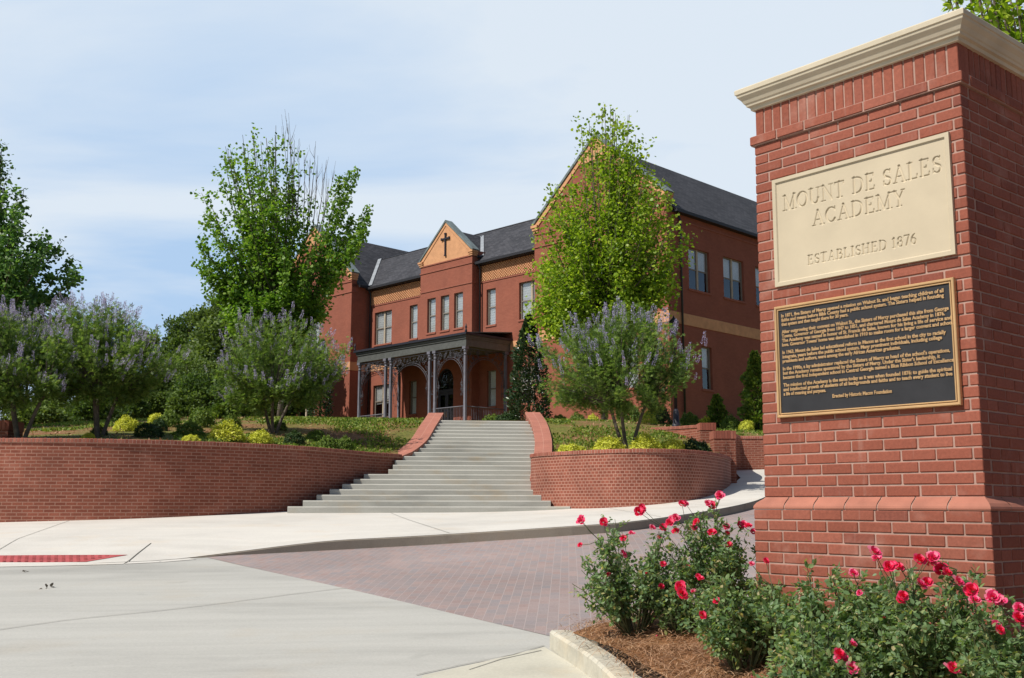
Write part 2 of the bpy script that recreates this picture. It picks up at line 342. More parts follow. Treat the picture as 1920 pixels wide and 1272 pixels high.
class MB:
    """collects polygons with uv in metres and a material slot"""
    def __init__(self): self.v = []; self.f = []; self.uv = []; self.mi = []; self.sm = []
    def poly(self, pts, uv=None, mi=0, smooth=False):
        i = len(self.v); self.v += [tuple(p) for p in pts]
        self.f.append(list(range(i, i + len(pts))))
        if uv is None:
            a = Vector(pts[0]); n = (Vector(pts[1]) - a).cross(Vector(pts[2]) - a)
            if n.length < 1e-12: n = Vector((0, 0, 1))
            n.normalize()
            if abs(n.z) > 0.9: uv = [(p[0], p[1]) for p in pts]
            else:
                h = Vector((-n.y, n.x, 0)).normalized()
                w = n.cross(h)
                if w.z < 0: w = -w
                uv = [(Vector(p).dot(h), (p[2] if abs(n.z) < 0.2 else Vector(p).dot(w))) for p in pts]
        self.uv.append(uv); self.mi.append(mi); self.sm.append(smooth)
    def box(self, x0, x1, y0, y1, z0, z1, mi=0, skip=''):
        p = [(x0, y0, z0), (x1, y0, z0), (x1, y1, z0), (x0, y1, z0), (x0, y0, z1), (x1, y0, z1), (x1, y1, z1), (x0, y1, z1)]
        for k, q in (('b', (0, 3, 2, 1)), ('t', (4, 5, 6, 7)), ('f', (0, 1, 5, 4)), ('r', (1, 2, 6, 5)), ('k', (2, 3, 7, 6)), ('l', (3, 0, 4, 7))):
            if k not in skip: self.poly([p[j] for j in q], mi=mi)
    def tube(self, pts, rad, n=8, mi=0, cap=True):
        pts = [Vector(p) for p in pts]
        if isinstance(rad, (int, float)): rad = [rad] * len(pts)
        rings = []
        up = Vector((0.13, 0.31, 0.94))
        for i, p in enumerate(pts):
            d = (pts[min(i + 1, len(pts) - 1)] - pts[max(i - 1, 0)])
            if d.length < 1e-9: d = Vector((0, 0, 1))
            d.normalize()
            a = d.cross(up)
            if a.length < 0.05: a = d.cross(Vector((1, 0, 0)))
            a.normalize(); b = d.cross(a)
            rings.append([p + (a * math.cos(2 * math.pi * k / n) + b * math.sin(2 * math.pi * k / n)) * rad[i] for k in range(n)])
        L = 0
        base = len(self.v)
        for r in rings: self.v += [tuple(q) for q in r]
        for i in range(len(rings) - 1):
            for k in range(n):
                k2 = (k + 1) % n
                self.f.append([base + i * n + k, base + i * n + k2, base + (i + 1) * n + k2, base + (i + 1) * n + k])
                self.uv.append([(0, 0)] * 4); self.mi.append(mi); self.sm.append(True)
        if cap:
            for r, s in ((0, 1), (len(rings) - 1, 0)):
                q = [base + r * n + k for k in range(n)]
                if s: q.reverse()
                self.f.append(q); self.uv.append([(0, 0)] * n); self.mi.append(mi); self.sm.append(False)
    def mesh(self, name):
        me = bpy.data.meshes.new(name)
        me.from_pydata(self.v, [], self.f)
        ul = me.uv_layers.new(name='UVMap')
        flat = [c for u in self.uv for p in u for c in p]
        ul.data.foreach_set('uv', flat)
        me.polygons.foreach_set('material_index', self.mi)
        me.polygons.foreach_set('use_smooth', self.sm)
        me.update()
        return me
    def build(self, name, mat, parent=None, loc=None):
        return link(name, self.mesh(name), mat, parent, loc)
    def shift(self, d):
        self.v = [(p[0] - d[0], p[1] - d[1], p[2] - d[2]) for p in self.v]; return self

def npmesh(name, V, F, smooth=False, mi=None):
    """V (n,3), F (m,k)"""
    me = bpy.data.meshes.new(name)
    V = np.asarray(V, dtype=np.float32); F = np.asarray(F, dtype=np.int32)
    m_, k = F.shape
    me.vertices.add(len(V)); me.vertices.foreach_set('co', V.ravel())
    me.loops.add(m_ * k); me.loops.foreach_set('vertex_index', F.ravel())
    me.polygons.add(m_); me.polygons.foreach_set('loop_start', np.arange(0, m_ * k, k, dtype=np.int32))
    if smooth: me.polygons.foreach_set('use_smooth', np.ones(m_, dtype=bool))
    if mi is not None: me.polygons.foreach_set('material_index', mi)
    me.update(calc_edges=True); me.validate()
    return me
def unit(a): return a / np.maximum(np.linalg.norm(a, axis=-1, keepdims=True), 1e-9)
TEMPL = {
    'diamond': (np.array([[0, 0, 0], [-.32, .5, .08], [0, 1, 0], [.32, .5, .08]]), [[0, 1, 2, 3]]),
    'narrow': (np.array([[0, 0, 0], [-.16, .45, .04], [0, 1, -.06], [.16, .45, .04]]), [[0, 1, 2, 3]]),
    'oval': (np.array([[0, 0, 0], [-.28, .3, .06], [-.26, .68, .05], [0, 1, -.05], [.26, .68, .05], [.28, .3, .06]]), [[0, 1, 2, 3], [0, 3, 4, 5]]),
    'maple': (np.array([[0, 0, 0], [-.5, .22, .06], [-.42, .72, .0], [0, 1.0, -.06], [.42, .72, .0], [.5, .22, .06], [0, .45, .05]]), [[0, 1, 2, 6], [6, 2, 3, 4], [0, 6, 4, 5]]),
}
_fan_v, _fan_f = [], []
for _i, (_a, _l) in enumerate(((-75, .55), (-38, .85), (0, 1), (38, .85), (75, .55))):
    _r = math.radians(_a); _c, _s = math.cos(_r), math.sin(_r)
    for (_x, _y, _z) in ((0, 0, 0), (-.11, .5, .03), (0, 1, -.12), (.11, .5, .03)):
        _x *= _l; _y *= _l
        _fan_v.append((_x * _c + _y * _s, -_x * _s + _y * _c, _z * _l))
    _fan_f.append([_i * 4, _i * 4 + 1, _i * 4 + 2, _i * 4 + 3])
TEMPL['fan'] = (np.array(_fan_v), _fan_f)
def leaves(name, C, size, kind='diamond', axis=None, axis_w=0.0, up=0.5, rng=RNG, nbias=None):
    C = np.asarray(C, dtype=float); n = len(C)
    T, F = TEMPL[kind]
    ax = rng.normal(size=(n, 3))
    ax = unit(ax)
    if axis is not None: ax = unit(ax * (1 - axis_w) + np.asarray(axis) * axis_w)
    nn = rng.normal(size=(n, 3)); nn[:, 2] += up * 2.0
    if nbias is not None: nn = nn + nbias
    nn = nn - ax * np.sum(nn * ax, axis=1, keepdims=True); nn = unit(nn)
    xx = np.cross(ax, nn)
    s = np.broadcast_to(np.asarray(size, dtype=float), (n,)).reshape(n, 1, 1)
    s = s * rng.uniform(0.7, 1.25, (n, 1, 1))
    V = C[:, None, :] + s * (T[None, :, 0:1] * xx[:, None, :] + T[None, :, 1:2] * ax[:, None, :] + T[None, :, 2:3] * nn[:, None, :])
    F = np.array(F)
    FF = (F[None] + (np.arange(n) * len(T))[:, None, None]).reshape(-1, F.shape[1])
    return npmesh(name, V.reshape(-1, 3), FF)

# pixel + distance to world, used only to read positions off the photograph once
CP, SP = math.cos(PITCH), math.sin(PITCH)
def at(px, py, D):
    x = (px - 960) / 1990; y = (636 - py) / 1990
    f = CP - y * SP; u = SP + y * CP
    return np.array([x / f * D, D, u / f * D])

# ------------------------------------------------------------------ terrain surfaces
class TPS:
    def __init__(self, pts, lam=0.02):
        P = np.array(pts, dtype=float); self.P = P[:, :2]; n = len(P)
        K = self.k(np.linalg.norm(self.P[:, None] - self.P[None], axis=2)) + lam * np.eye(n)
        A = np.zeros((n + 3, n + 3)); A[:n, :n] = K; A[:n, n] = 1; A[:n, n + 1:] = self.P; A[n, :n] = 1; A[n + 1:, :n] = self.P.T
        b = np.zeros(n + 3); b[:n] = P[:, 2]
        self.w = np.linalg.solve(A, b)
    @staticmethod
    def k(r): return np.where(r > 1e-9, r * r * np.log(np.maximum(r, 1e-9)), 0) * 0.01
    def __call__(self, X, Y):
        X = np.atleast_1d(np.asarray(X, float)); Y = np.atleast_1d(np.asarray(Y, float))
        q = np.stack([X, Y], 1)
        K = self.k(np.linalg.norm(q[:, None] - self.P[None], axis=2))
        return K @ self.w[:-3] + self.w[-3] + q @ self.w[-2:]
    def one(self, x, y): return float(self([x], [y])[0])

f_road = TPS([(0.31, 8.8, -1.1), (0.54, 7.7, -1.167), (-1.8, 7.8, -1.185), (-5.7, 15.2, -.74), (-1.4, 17, -.59), (1.2, 17.4, -.39), (2.15, 18.1, -.34),
              (3.75, 20.2, -.16), (5.06, 22.4, -.02), (-9.8, 20.8, -.40), (-4.5, 23, -.21), (1.3, 23.5, -.20), (2.46, 22.5, -.12), (3.5, 22.9, .05),
              (4.9, 25, .30), (5.7, 27, .55), (7.3, 33, 1.04), (8.5, 28.2, .55), (12, 30, .9), (30, 29, 1.6), (3, 6, -1.2), (10, 7, -1.0), (9, 20, -.05),
              (-15, 21, -.6), (-15, 11, -1.15), (0, 0, -1.65), (10, 0, -1.5), (-10, 0, -1.8), (-40, 20, -1.4), (-40, 0, -2.2), (40, 10, .2), (0, -40, -3), (-60, 40, -1.0), (60, 0, -0.2)], 0.05)

LW = [(-60, 33), (-30, 25.3), (-20, 22.7), (-14, 21.35), (-11, 20.95), (-9.3, 20.9), (-7.7, 21.25), (-6.2, 22.1), (-4.85, 23.3), (-4.15, 24.5), (-3.72, 25.5), (-3.4, 26.2), (-3.05, 26.75), (-2.82, 27.2)]
LF = [(-2.82, 27.2), (-2.62, 27.6), (-2.51, 28.0), (-2.42, 28.4), (-2.34, 28.9), (-2.28, 29.65), (-2.24, 30.5), (-2.18, 31.4), (-2.12, 32.5)]
RF = [(.42, 32.6), (.55, 31.5), (.62, 30.3), (.64, 29), (.61, 28), (.56, 27), (.49, 26), (.44, 25.1)]
RW = [(.44, 25.1), (.46, 24.72), (.6, 24.35), (.88, 23.98), (1.31, 23.5), (1.85, 23.0), (2.45, 22.66), (3.05, 22.62), (3.6, 22.86), (4.08, 23.34), (4.52, 24.08), (4.93, 25.0), (5.25, 25.92), (5.5, 26.8)]
def zstair(D): return -0.07 + 0.2977 * (D - 23.2)
def dense(P, step):
    """Catmull-Rom through the points, resampled"""
    P = np.array(P, float); out = []
    for i in range(len(P) - 1):
        p0 = P[max(i - 1, 0)]; p1 = P[i]; p2 = P[i + 1]; p3 = P[min(i + 2, len(P) - 1)]
        n = max(1, int(np.linalg.norm(p2 - p1) / step))
        for j in range(n):
            s = j / n
            out.append(0.5 * ((2 * p1) + (-p0 + p2) * s + (2 * p0 - 5 * p1 + 4 * p2 - p3) * s * s + (-p0 + 3 * p1 - 3 * p2 + p3) * s ** 3))
    out.append(P[-1])
    return np.array(out)
LWd, LFd, RFd, RWd = dense(LW, .3), dense(LF, .3), dense(RF, .3), dense(RW, .2)
ZL, ZR = 1.38, 1.27
meas = [(311, 786, 34), (500, 785, 35), (780, 788, 33.5), (83, 807, 30), (379, 800, 28), (280, 816, 25), (425, 822, 24.5), (551, 830, 26), (515, 810, 27.5), (185, 820, 23.8),
        (1133, 790, 36), (1180, 838, 24.4), (1250, 800, 32), (1080, 783, 52), (1254, 795, 48.5), (1400, 800, 42), (40, 822, 23.4), (674, 788, 50)]
ctrl = [tuple(at(*q)) for q in meas]
ctrl += [(x, y, ZL - .12) for x, y in LW[:-1]] + [(x, y, zstair(y) + .12) for x, y in LF[::2]] + [(x, y, zstair(y) + .12) for x, y in RF[:-1:2]] + [(x, y, ZR - .1) for x, y in RW[1:-2]]
ctrl += [(5.9, 29, 1.75), (6.9, 33.3, 2.2), (14, 32.3, 2.2), (-0.8, 32.9, 2.58), (-.8, 33.6, 2.6), (-0.7, 34.6, 2.64), (-1, 44, 3.42), (-.9, 38, 2.93), (.6, 38, 2.95), (1.2, 48, 3.75), (-2.2, 50, 3.9), (-20, 60, 3.6), (-40, 60, 3.0), (10, 90, 5), (-40, 120, 4), (60, 60, 5.0), (30, 50, 4.6), (30, 30, 2.4), (-60, 40, 1.8), (-100, 120, 3), (100, 120, 6), (12, 56, 4.4)]
g_bed = TPS(ctrl, 0.05)

def sheet(name, poly, zfun, step, mat, near=None, kind='structure', extra_edges=None, uvrot=0.0, smooth=True, far=None):
    """one triangulated sheet over the polygon; near = (x0,x1,y0,y1) gets fine points, the rest coarse"""
    poly = np.array(poly, float)
    x0, y0 = poly.min(0); x1, y1 = poly.max(0)
    def inside(Q):
        c = np.zeros(len(Q), bool); n = len(poly)
        for i in range(n):
            a, b = poly[i], poly[(i + 1) % n]
            cond = ((a[1] > Q[:, 1]) != (b[1] > Q[:, 1]))
            with np.errstate(divide='ignore', invalid='ignore'):
                xi = (b[0] - a[0]) * (Q[:, 1] - a[1]) / (b[1] - a[1] + 1e-12) + a[0]
            c ^= cond & (Q[:, 0] < xi)
        return c
    pts = []
    if near is None: near = (x0, x1, y0, y1)
    nx0, nx1, ny0, ny1 = max(near[0], x0), min(near[1], x1), max(near[2], y0), min(near[3], y1)
    gx, gy = np.meshgrid(np.arange(nx0 + step / 2, nx1, step), np.arange(ny0 + step / 2, ny1, step))
    pts.append(np.stack([gx.ravel(), gy.ravel()], 1))
    cs = far or step * 12
    gx, gy = np.meshgrid(np.arange(x0 + cs / 2, x1, cs), np.arange(y0 + cs / 2, y1, cs))
    q = np.stack([gx.ravel(), gy.ravel()], 1)
    q = q[~((q[:, 0] > nx0) & (q[:, 0] < nx1) & (q[:, 1] > ny0) & (q[:, 1] < ny1))]
    pts.append(q)
    Q = np.concatenate(pts); Q = Q[inside(Q)]
    nb = len(poly)
    allp = [Vector(p) for p in poly] + [Vector(p) for p in Q]
    edges = [(i, (i + 1) % nb) for i in range(nb)]
    vo, eo, fo, *_ = delaunay_2d_cdt(allp, edges, [], 1, 1e-4)
    V2 = np.array([(v.x, v.y) for v in vo])
    Z = np.concatenate([zfun(V2[i:i + 20000, 0], V2[i:i + 20000, 1]) for i in range(0, len(V2), 20000)])
    V = np.concatenate([V2, Z[:, None]], 1)
    F = np.array([f if len(f) == 3 else f[:3] for f in fo])
    a, b, c = V2[F[:, 0]], V2[F[:, 1]], V2[F[:, 2]]
    cr = (b[:, 0] - a[:, 0]) * (c[:, 1] - a[:, 1]) - (b[:, 1] - a[:, 1]) * (c[:, 0] - a[:, 0])
    F[cr < 0] = F[cr < 0][:, ::-1]
    me = npmesh(name, V, F, smooth)
    ul = me.uv_layers.new(name='UVMap')
    li = np.zeros(len(me.loops), np.int32); me.loops.foreach_get('vertex_index', li)
    vc = np.zeros(len(me.vertices) * 3, np.float32); me.vertices.foreach_get('co', vc); vc = vc.reshape(-1, 3)[li]
    c_, s_ = math.cos(uvrot), math.sin(uvrot)
    u = vc[:, 0] * c_ + vc[:, 1] * s_; w = -vc[:, 0] * s_ + vc[:, 1] * c_
    ul.data.foreach_set('uv', np.stack([u, w], 1).ravel().astype(np.float32))
    o = link(name, me, mat)
    if kind: o['kind'] = kind
    return o

CURB = [(-60, 15.0), (-20, 15.0), (-8, 15.0), (-5.5, 15.25), (-4.42, 15.85), (-4.2, 16.0), (-2.5, 16.75), (-1.41, 17.1), (-.51, 17.25), (1.22, 17.5), (2.16, 18.1), (3.75, 20.2), (5.06, 22.4),
        (5.85, 24.0), (6.7, 25.8), (8.5, 27.6), (12, 28.6), (30, 28.5), (60, 29)]
CURBd = dense(CURB, .25)
def curb_y(X): return np.interp(X, CURBd[:, 0], CURBd[:, 1])
def walk_z(X, Y):
    X = np.asarray(X, float); Y = np.asarray(Y, float)
    w = np.clip((X + 5.1) / 2.6, 0, 1); w = w * w * (3 - 2 * w)
    d = np.clip((Y - curb_y(X)) / 2.2, 0, 1)
    return f_road(X, Y) + 0.15 * np.maximum(w, d) + 0.004
# street
CW = [(5.71, 27.3), (6.3, 29.5), (6.85, 33.0), (8.2, 33.2), (14, 32.4), (30, 31.5), (60, 31)]   # front of the walls beyond the driveway
sheet('street', [(-60, -60), (60, -60)] + [tuple(p + np.array([0, .05])) for p in CURBd[::-1]], f_road, 0.5, MT['street'], near=(-14, 12, 4, 30), far=5)
sheet('unseen_dark_ground', [(-60, -59), (59, -59), (59, 26), (24, 11.5), (14.4, 8.7), (9.3, -1.3), (2.2, 0.1), (1.2, 1.5), (-60, 1.5)], lambda X, Y: f_road(X, Y) + 0.004, 1.0, MT['unseen_asphalt'], far=6)  # dark sheet added behind the viewer, out of sight, to cut bounced light
# pavers: bounded by the street edge line, the curb and the bed
EDGE0, EDGE1 = (-4.55, 15.92), (0.52, 8.98)
pav = [EDGE0] + [EDGE1, (0.95, 8.9), (3.2, 9.8), (6.5, 10.2), (12, 9.6), (14, 9.0), (22, 12)] + [(30, 27), (30, 28.45)] + [tuple(p) for p in CURBd[::-1] if -4.5 < p[0] < 29.9]
sheet('brick_driveway', pav, lambda X, Y: f_road(X, Y) + 0.004 + 0.0, 0.45, MT['paver'], uvrot=math.radians(87))
# sidewalk
wk = [tuple(p) for p in CURBd] + [(60, 31.05)] + [tuple(p) for p in CW[::-1]] + [tuple(p + np.array([.02, .12])) for p in RWd[::-1]] + [(0.4, 25.3), (-3.3, 25.6)] + [tuple(p + np.array([-.05, .12])) for p in LWd[::-1] if p[1] < 24.6 or p[0] < -8]
sheet('sidewalk', wk, walk_z, 0.35, MT['walk'], near=(-12, 10, 14, 34), far=4)
# curb face (the dark vertical step) of the sidewalk
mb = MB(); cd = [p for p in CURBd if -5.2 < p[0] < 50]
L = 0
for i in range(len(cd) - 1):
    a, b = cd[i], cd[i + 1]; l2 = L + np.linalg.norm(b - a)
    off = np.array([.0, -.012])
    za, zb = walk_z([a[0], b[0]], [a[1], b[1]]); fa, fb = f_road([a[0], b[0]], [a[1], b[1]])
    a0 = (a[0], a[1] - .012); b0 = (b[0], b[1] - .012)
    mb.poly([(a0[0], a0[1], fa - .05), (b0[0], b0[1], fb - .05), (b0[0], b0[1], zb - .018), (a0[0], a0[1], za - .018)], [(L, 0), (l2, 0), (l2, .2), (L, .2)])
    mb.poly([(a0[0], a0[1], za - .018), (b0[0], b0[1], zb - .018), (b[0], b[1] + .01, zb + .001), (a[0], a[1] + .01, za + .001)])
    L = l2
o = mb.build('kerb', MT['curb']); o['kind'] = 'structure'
# thin strips for joints and marks, part of the pavement they lie in
def strip(name, pts, w, zf, mat, lift=0.008):
    P = dense(pts, .3); mb = MB()
    for i in range(len(P) - 1):
        a, b = P[i], P[i + 1]; d = (b - a) / max(np.linalg.norm(b - a), 1e-6); nrm = np.array([-d[1], d[0]]) * w / 2
        q = [a - nrm, b - nrm, b + nrm, a + nrm]
        z = zf([p[0] for p in q], [p[1] for p in q])
        mb.poly([(p[0], p[1], z[k] + lift) for k, p in enumerate(q)])
    o = mb.build(name, mat); o['kind'] = 'structure'; return o
def ground_at(px, py, zf=f_road):
    """march the viewing ray to the surface, used to read pavement joints off the photograph"""
    d = at(px, py, 1.0); lo = 3.0
    for D in np.arange(4, 45, .05):
        if d[2] * D < zf([d[0] * D], [D])[0]: return (d[0] * D, D)
    return (d[0] * 45, 45)
strip('street_joint', [ground_at(*q) for q in [(-60, 1192), (120, 1165), (300, 1147), (470, 1126), (560, 1114), (650, 1104)]], .014, f_road, MT['jointsoft'])
strip('street_joint', [ground_at(*q) for q in [(880, 1258), (940, 1240), (1015, 1222)]], .012, f_road, MT['jointsoft'])
strip('street_joint', [ground_at(*q) for q in [(780, 1268), (860, 1250), (960, 1232), (1020, 1213)]], .012, f_road, MT['jointsoft'])
strip('sidewalk_joint', [ground_at(q[0], q[1], walk_z) for q in [(234, 1057), (258, 1039), (283, 1020)]], .016, walk_z, MT['jointdark'], 0.006)
for a_, b_ in (((-1.0, 17.3), (-2.6, 23.0)), ((2.6, 18.8), (2.05, 22.6)), ((-7.5, 15.2), (-8.6, 20.9)), ((4.3, 21.2), (3.4, 22.6))):
    strip('sidewalk_joint', [a_, b_], .012, walk_z, MT['jointsoft'], 0.006)
# raised red tactile mat at the ramp foot
mq = [(-16, 15.03), (-5.98, 15.2), (-5.6, 15.78), (-16, 15.62)]
sheet('tactile_mat', mq, lambda X, Y: walk_z(X, Y) + .006, .2, MT['mat'])
mb = MB()
for i in range(44):
    for j in range(5):
        x = -6.1 - i * .105 - .35 * 0 + j * .06; y = 15.24 + j * .105
        z = float(walk_z([x], [y])[0]) + .006
        mb.box(x - .02, x + .02, y - .02, y + .02, z, z + .005, skip='b')
o = mb.build('tactile_dome_rows', MT['mat']); o['kind'] = 'structure'

strip('gutter_pan', [(-30, 14.86), (-16, 14.86), (-8, 14.86), (-5.4, 15.1), (-4.6, 15.6)], .22, f_road, MT['walk'], .0055)
ap = [ground_at(*q) for q in ((795, 1268), (900, 1245), (1000, 1221), (1020, 1216))] + [(.60, 7.6), (.70, 6.7), (.88, 5.6), (1.27, 3.5), (-1.3, 3.5)]
sheet('apron', ap, lambda X, Y: f_road(X, Y) + .005, .3, MT['apron'])
# near planting bed with its curb
BED = [(0.47, 8.62), (0.74, 7.72), (0.95, 6.9), (1.2, 5.6), (1.6, 3.6), (2.4, 0.5), (9, -1), (14, 8.9), (12, 9.5), (6.5, 10.1), (3.2, 9.7), (1.2, 9.05), (0.72, 8.95)]
bed_t = TPS([(0.6, 8.7, -.95), (0.75, 7.7, -1.0), (.95, 6.9, -1.06), (1.2, 5.6, -1.14), (1.0, 8.3, -.86), (1.5, 8.0, -.80), (2.2, 7.4, -.84), (1.6, 6.3, -.93), (2.5, 5, -.97), (4, 6, -.9), (4, 9, -.8), (1.6, 3.6, -1.25), (9, 0, -1.2), (12, 8, -.8), (6.5, 9.6, -.75), (3.2, 9.3, -.78), (1.3, 8.9, -.84)], .01)
def bed_z(X, Y):
    X = np.asarray(X, float); Y = np.asarray(Y, float)
    return bed_t(X, Y) + .025 * np.sin(X * 3.1 + Y * 1.7) * np.sin(Y * 2.9 - X) + .012 * np.sin(X * 9.1 + 1) * np.sin(Y * 8.3)
sheet('planting_bed', BED, bed_z, .12, MT['straw_ground'], near=(0.3, 4.5, 3.5, 10), far=1.0)
KO = dense([(2.0, -0.2), (1.25, 3.5), (0.86, 5.6), (0.68, 6.7), (0.54, 7.7), (0.30, 8.72), (0.34, 8.86), (0.47, 8.98), (0.75, 9.03)], .12)
mb = MB(); Lc = 0
prev = None
for i, p in enumerate(KO):
    d = KO[min(i + 1, len(KO) - 1)] - KO[max(i - 1, 0)]; d /= np.linalg.norm(d); nr = np.array([d[1], -d[0]])   # towards the bed
    zt = f_road([p[0]], [p[1]])[0] + .15; 
    if i > len(KO) - 5: zt -= .03 * (i - (len(KO) - 5))
    wd = .17
    sec = [(p[0], p[1], zt - .2), (p[0], p[1], zt - .02), (p[0] + nr[0] * .02, p[1] + nr[1] * .02, zt), (p[0] + nr[0] * wd, p[1] + nr[1] * wd, zt), (p[0] + nr[0] * wd, p[1] + nr[1] * wd, zt - .2)]
    if prev:
        for k in range(4): mb.poly([prev[k], sec[k], sec[k + 1], prev[k + 1]])
    prev = sec
mb.poly(prev[::-1])
o = mb.build('bed_kerb', MT['kerb_edge']); o['kind'] = 'structure'

# upper ground behind the walls
inL = [tuple(p + np.array([-.02, .22])) for p in LWd[:-2]]
up = [(-60, 33.2)] + inL[1:] + [tuple(p + np.array([-.25, .05])) for p in LFd[1:]] + [(-2.2, 32.7), (.5, 32.8)] + [tuple(p + np.array([.25, .0])) for p in RFd[1:-1]] + \
     [(0.75, 24.9)] + [tuple(p + np.array([.0, .22])) for p in RWd[5:-8]] + [(5.35, 27.6), (6.0, 29.7), (6.6, 33.3), (8.2, 33.4), (14, 32.6), (30, 31.7), (60, 31.2), (400, 40), (400, 700), (-400, 700), (-400, 60)]
m, t = newmat('bed_slope_ground')
co = N(t, 'ShaderNodeTexCoord').outputs['Object']
a = ramp(t, noise(t, co, 7, 8, 0.75), [(0.25, (0.11, 0.05, 0.022)), (0.5, (0.235, 0.115, 0.055)), (0.75, (0.36, 0.20, 0.105))])
b = ramp(t, noise(t, co, 9, 6, 0.7), [(0.3, (0.06, 0.08, 0.015)), (0.7, (0.20, 0.21, 0.045))])
fac = ramp(t, noise(t, co, 0.38, 5, 0.6), [(0.42, (0, 0, 0)), (0.56, (0.9,) * 3)])
finish(t, mixc(t, fac, a, b), 0.95, 0, noise(t, co, 25, 6, 0.75), 0.8, 0.03, 0.2)
MT['slope'] = m
sheet('ground', up, g_bed, .5, MT['slope'], near=(-20, 16, 21, 62), far=12)
sheet('path', [(-1.95, 32.95), (.35, 32.95), (.2, 36), (-1.8, 50), (-4, 50)], lambda X, Y: 2.616 + np.clip((Y - 32.9) / 2.5, 0, 1) * (g_bed(X, Y) + .02 - 2.616), .5, MT['walk'])

# ------------------------------------------------------------------ staircase
st = empty('staircase', (-0.8, 23.2, -0.1), label='broad flight of pale concrete steps fanning out at the bottom between two brick walls', cat='stairs')
stl = {1: 541, 2: 569, 3: 594, 4: 618, 5: 641, 6: 662, 7: 681}
lwy = LWd[(LWd[:, 1] > 22) & (LWd[:, 0] > -7)]
for k in range(1, 22):
    D = 23.2 + .43 * (k - 1); z = -.07 + .128 * k
    y = lambda X: D + .13 * (X + .8)
    if k <= 7: xl = (stl[k] - 960) / 2015 * (D - .5) - .02
    else: xl = float(np.interp(D, [p[1] for p in LF], [p[0] for p in LF])) - .12
    if k == 1: xr = 1.27
    elif k == 2: xr = .86
    elif k == 3: xr = .66
    else: xr = float(np.interp(D, [p[1] for p in RF[::-1]], [p[0] for p in RF[::-1]])) + .12
    if k == 8: xl = -3.0
    dep = .8 if k < 21 else 1.2
    mb = MB()
    c = .022; zb = z - .30
    a0, a1 = y(xl), y(xr)
    mb.poly([(xl, a0, zb), (xr, a1, zb), (xr, a1, z - c), (xl, a0, z - c)])
    mb.poly([(xl, a0, z - c), (xr, a1, z - c), (xr, a1 + c, z), (xl, a0 + c, z)])
    mb.poly([(xl, a0 + c, z), (xr, a1 + c, z), (xr, a1 + dep, z), (xl, a0 + dep, z)])
    mb.poly([(xr, a1, zb), (xr, a1 + dep, zb), (xr, a1 + dep, z), (xr, a1 + c, z), (xr, a1, z - c)])
    mb.poly([(xl, a0 + dep, zb), (xl, a0, zb), (xl, a0, z - c), (xl, a0 + c, z), (xl, a0 + dep, z)])
    mb.shift(st.location)
    mb.build('step', MT['step'], st)

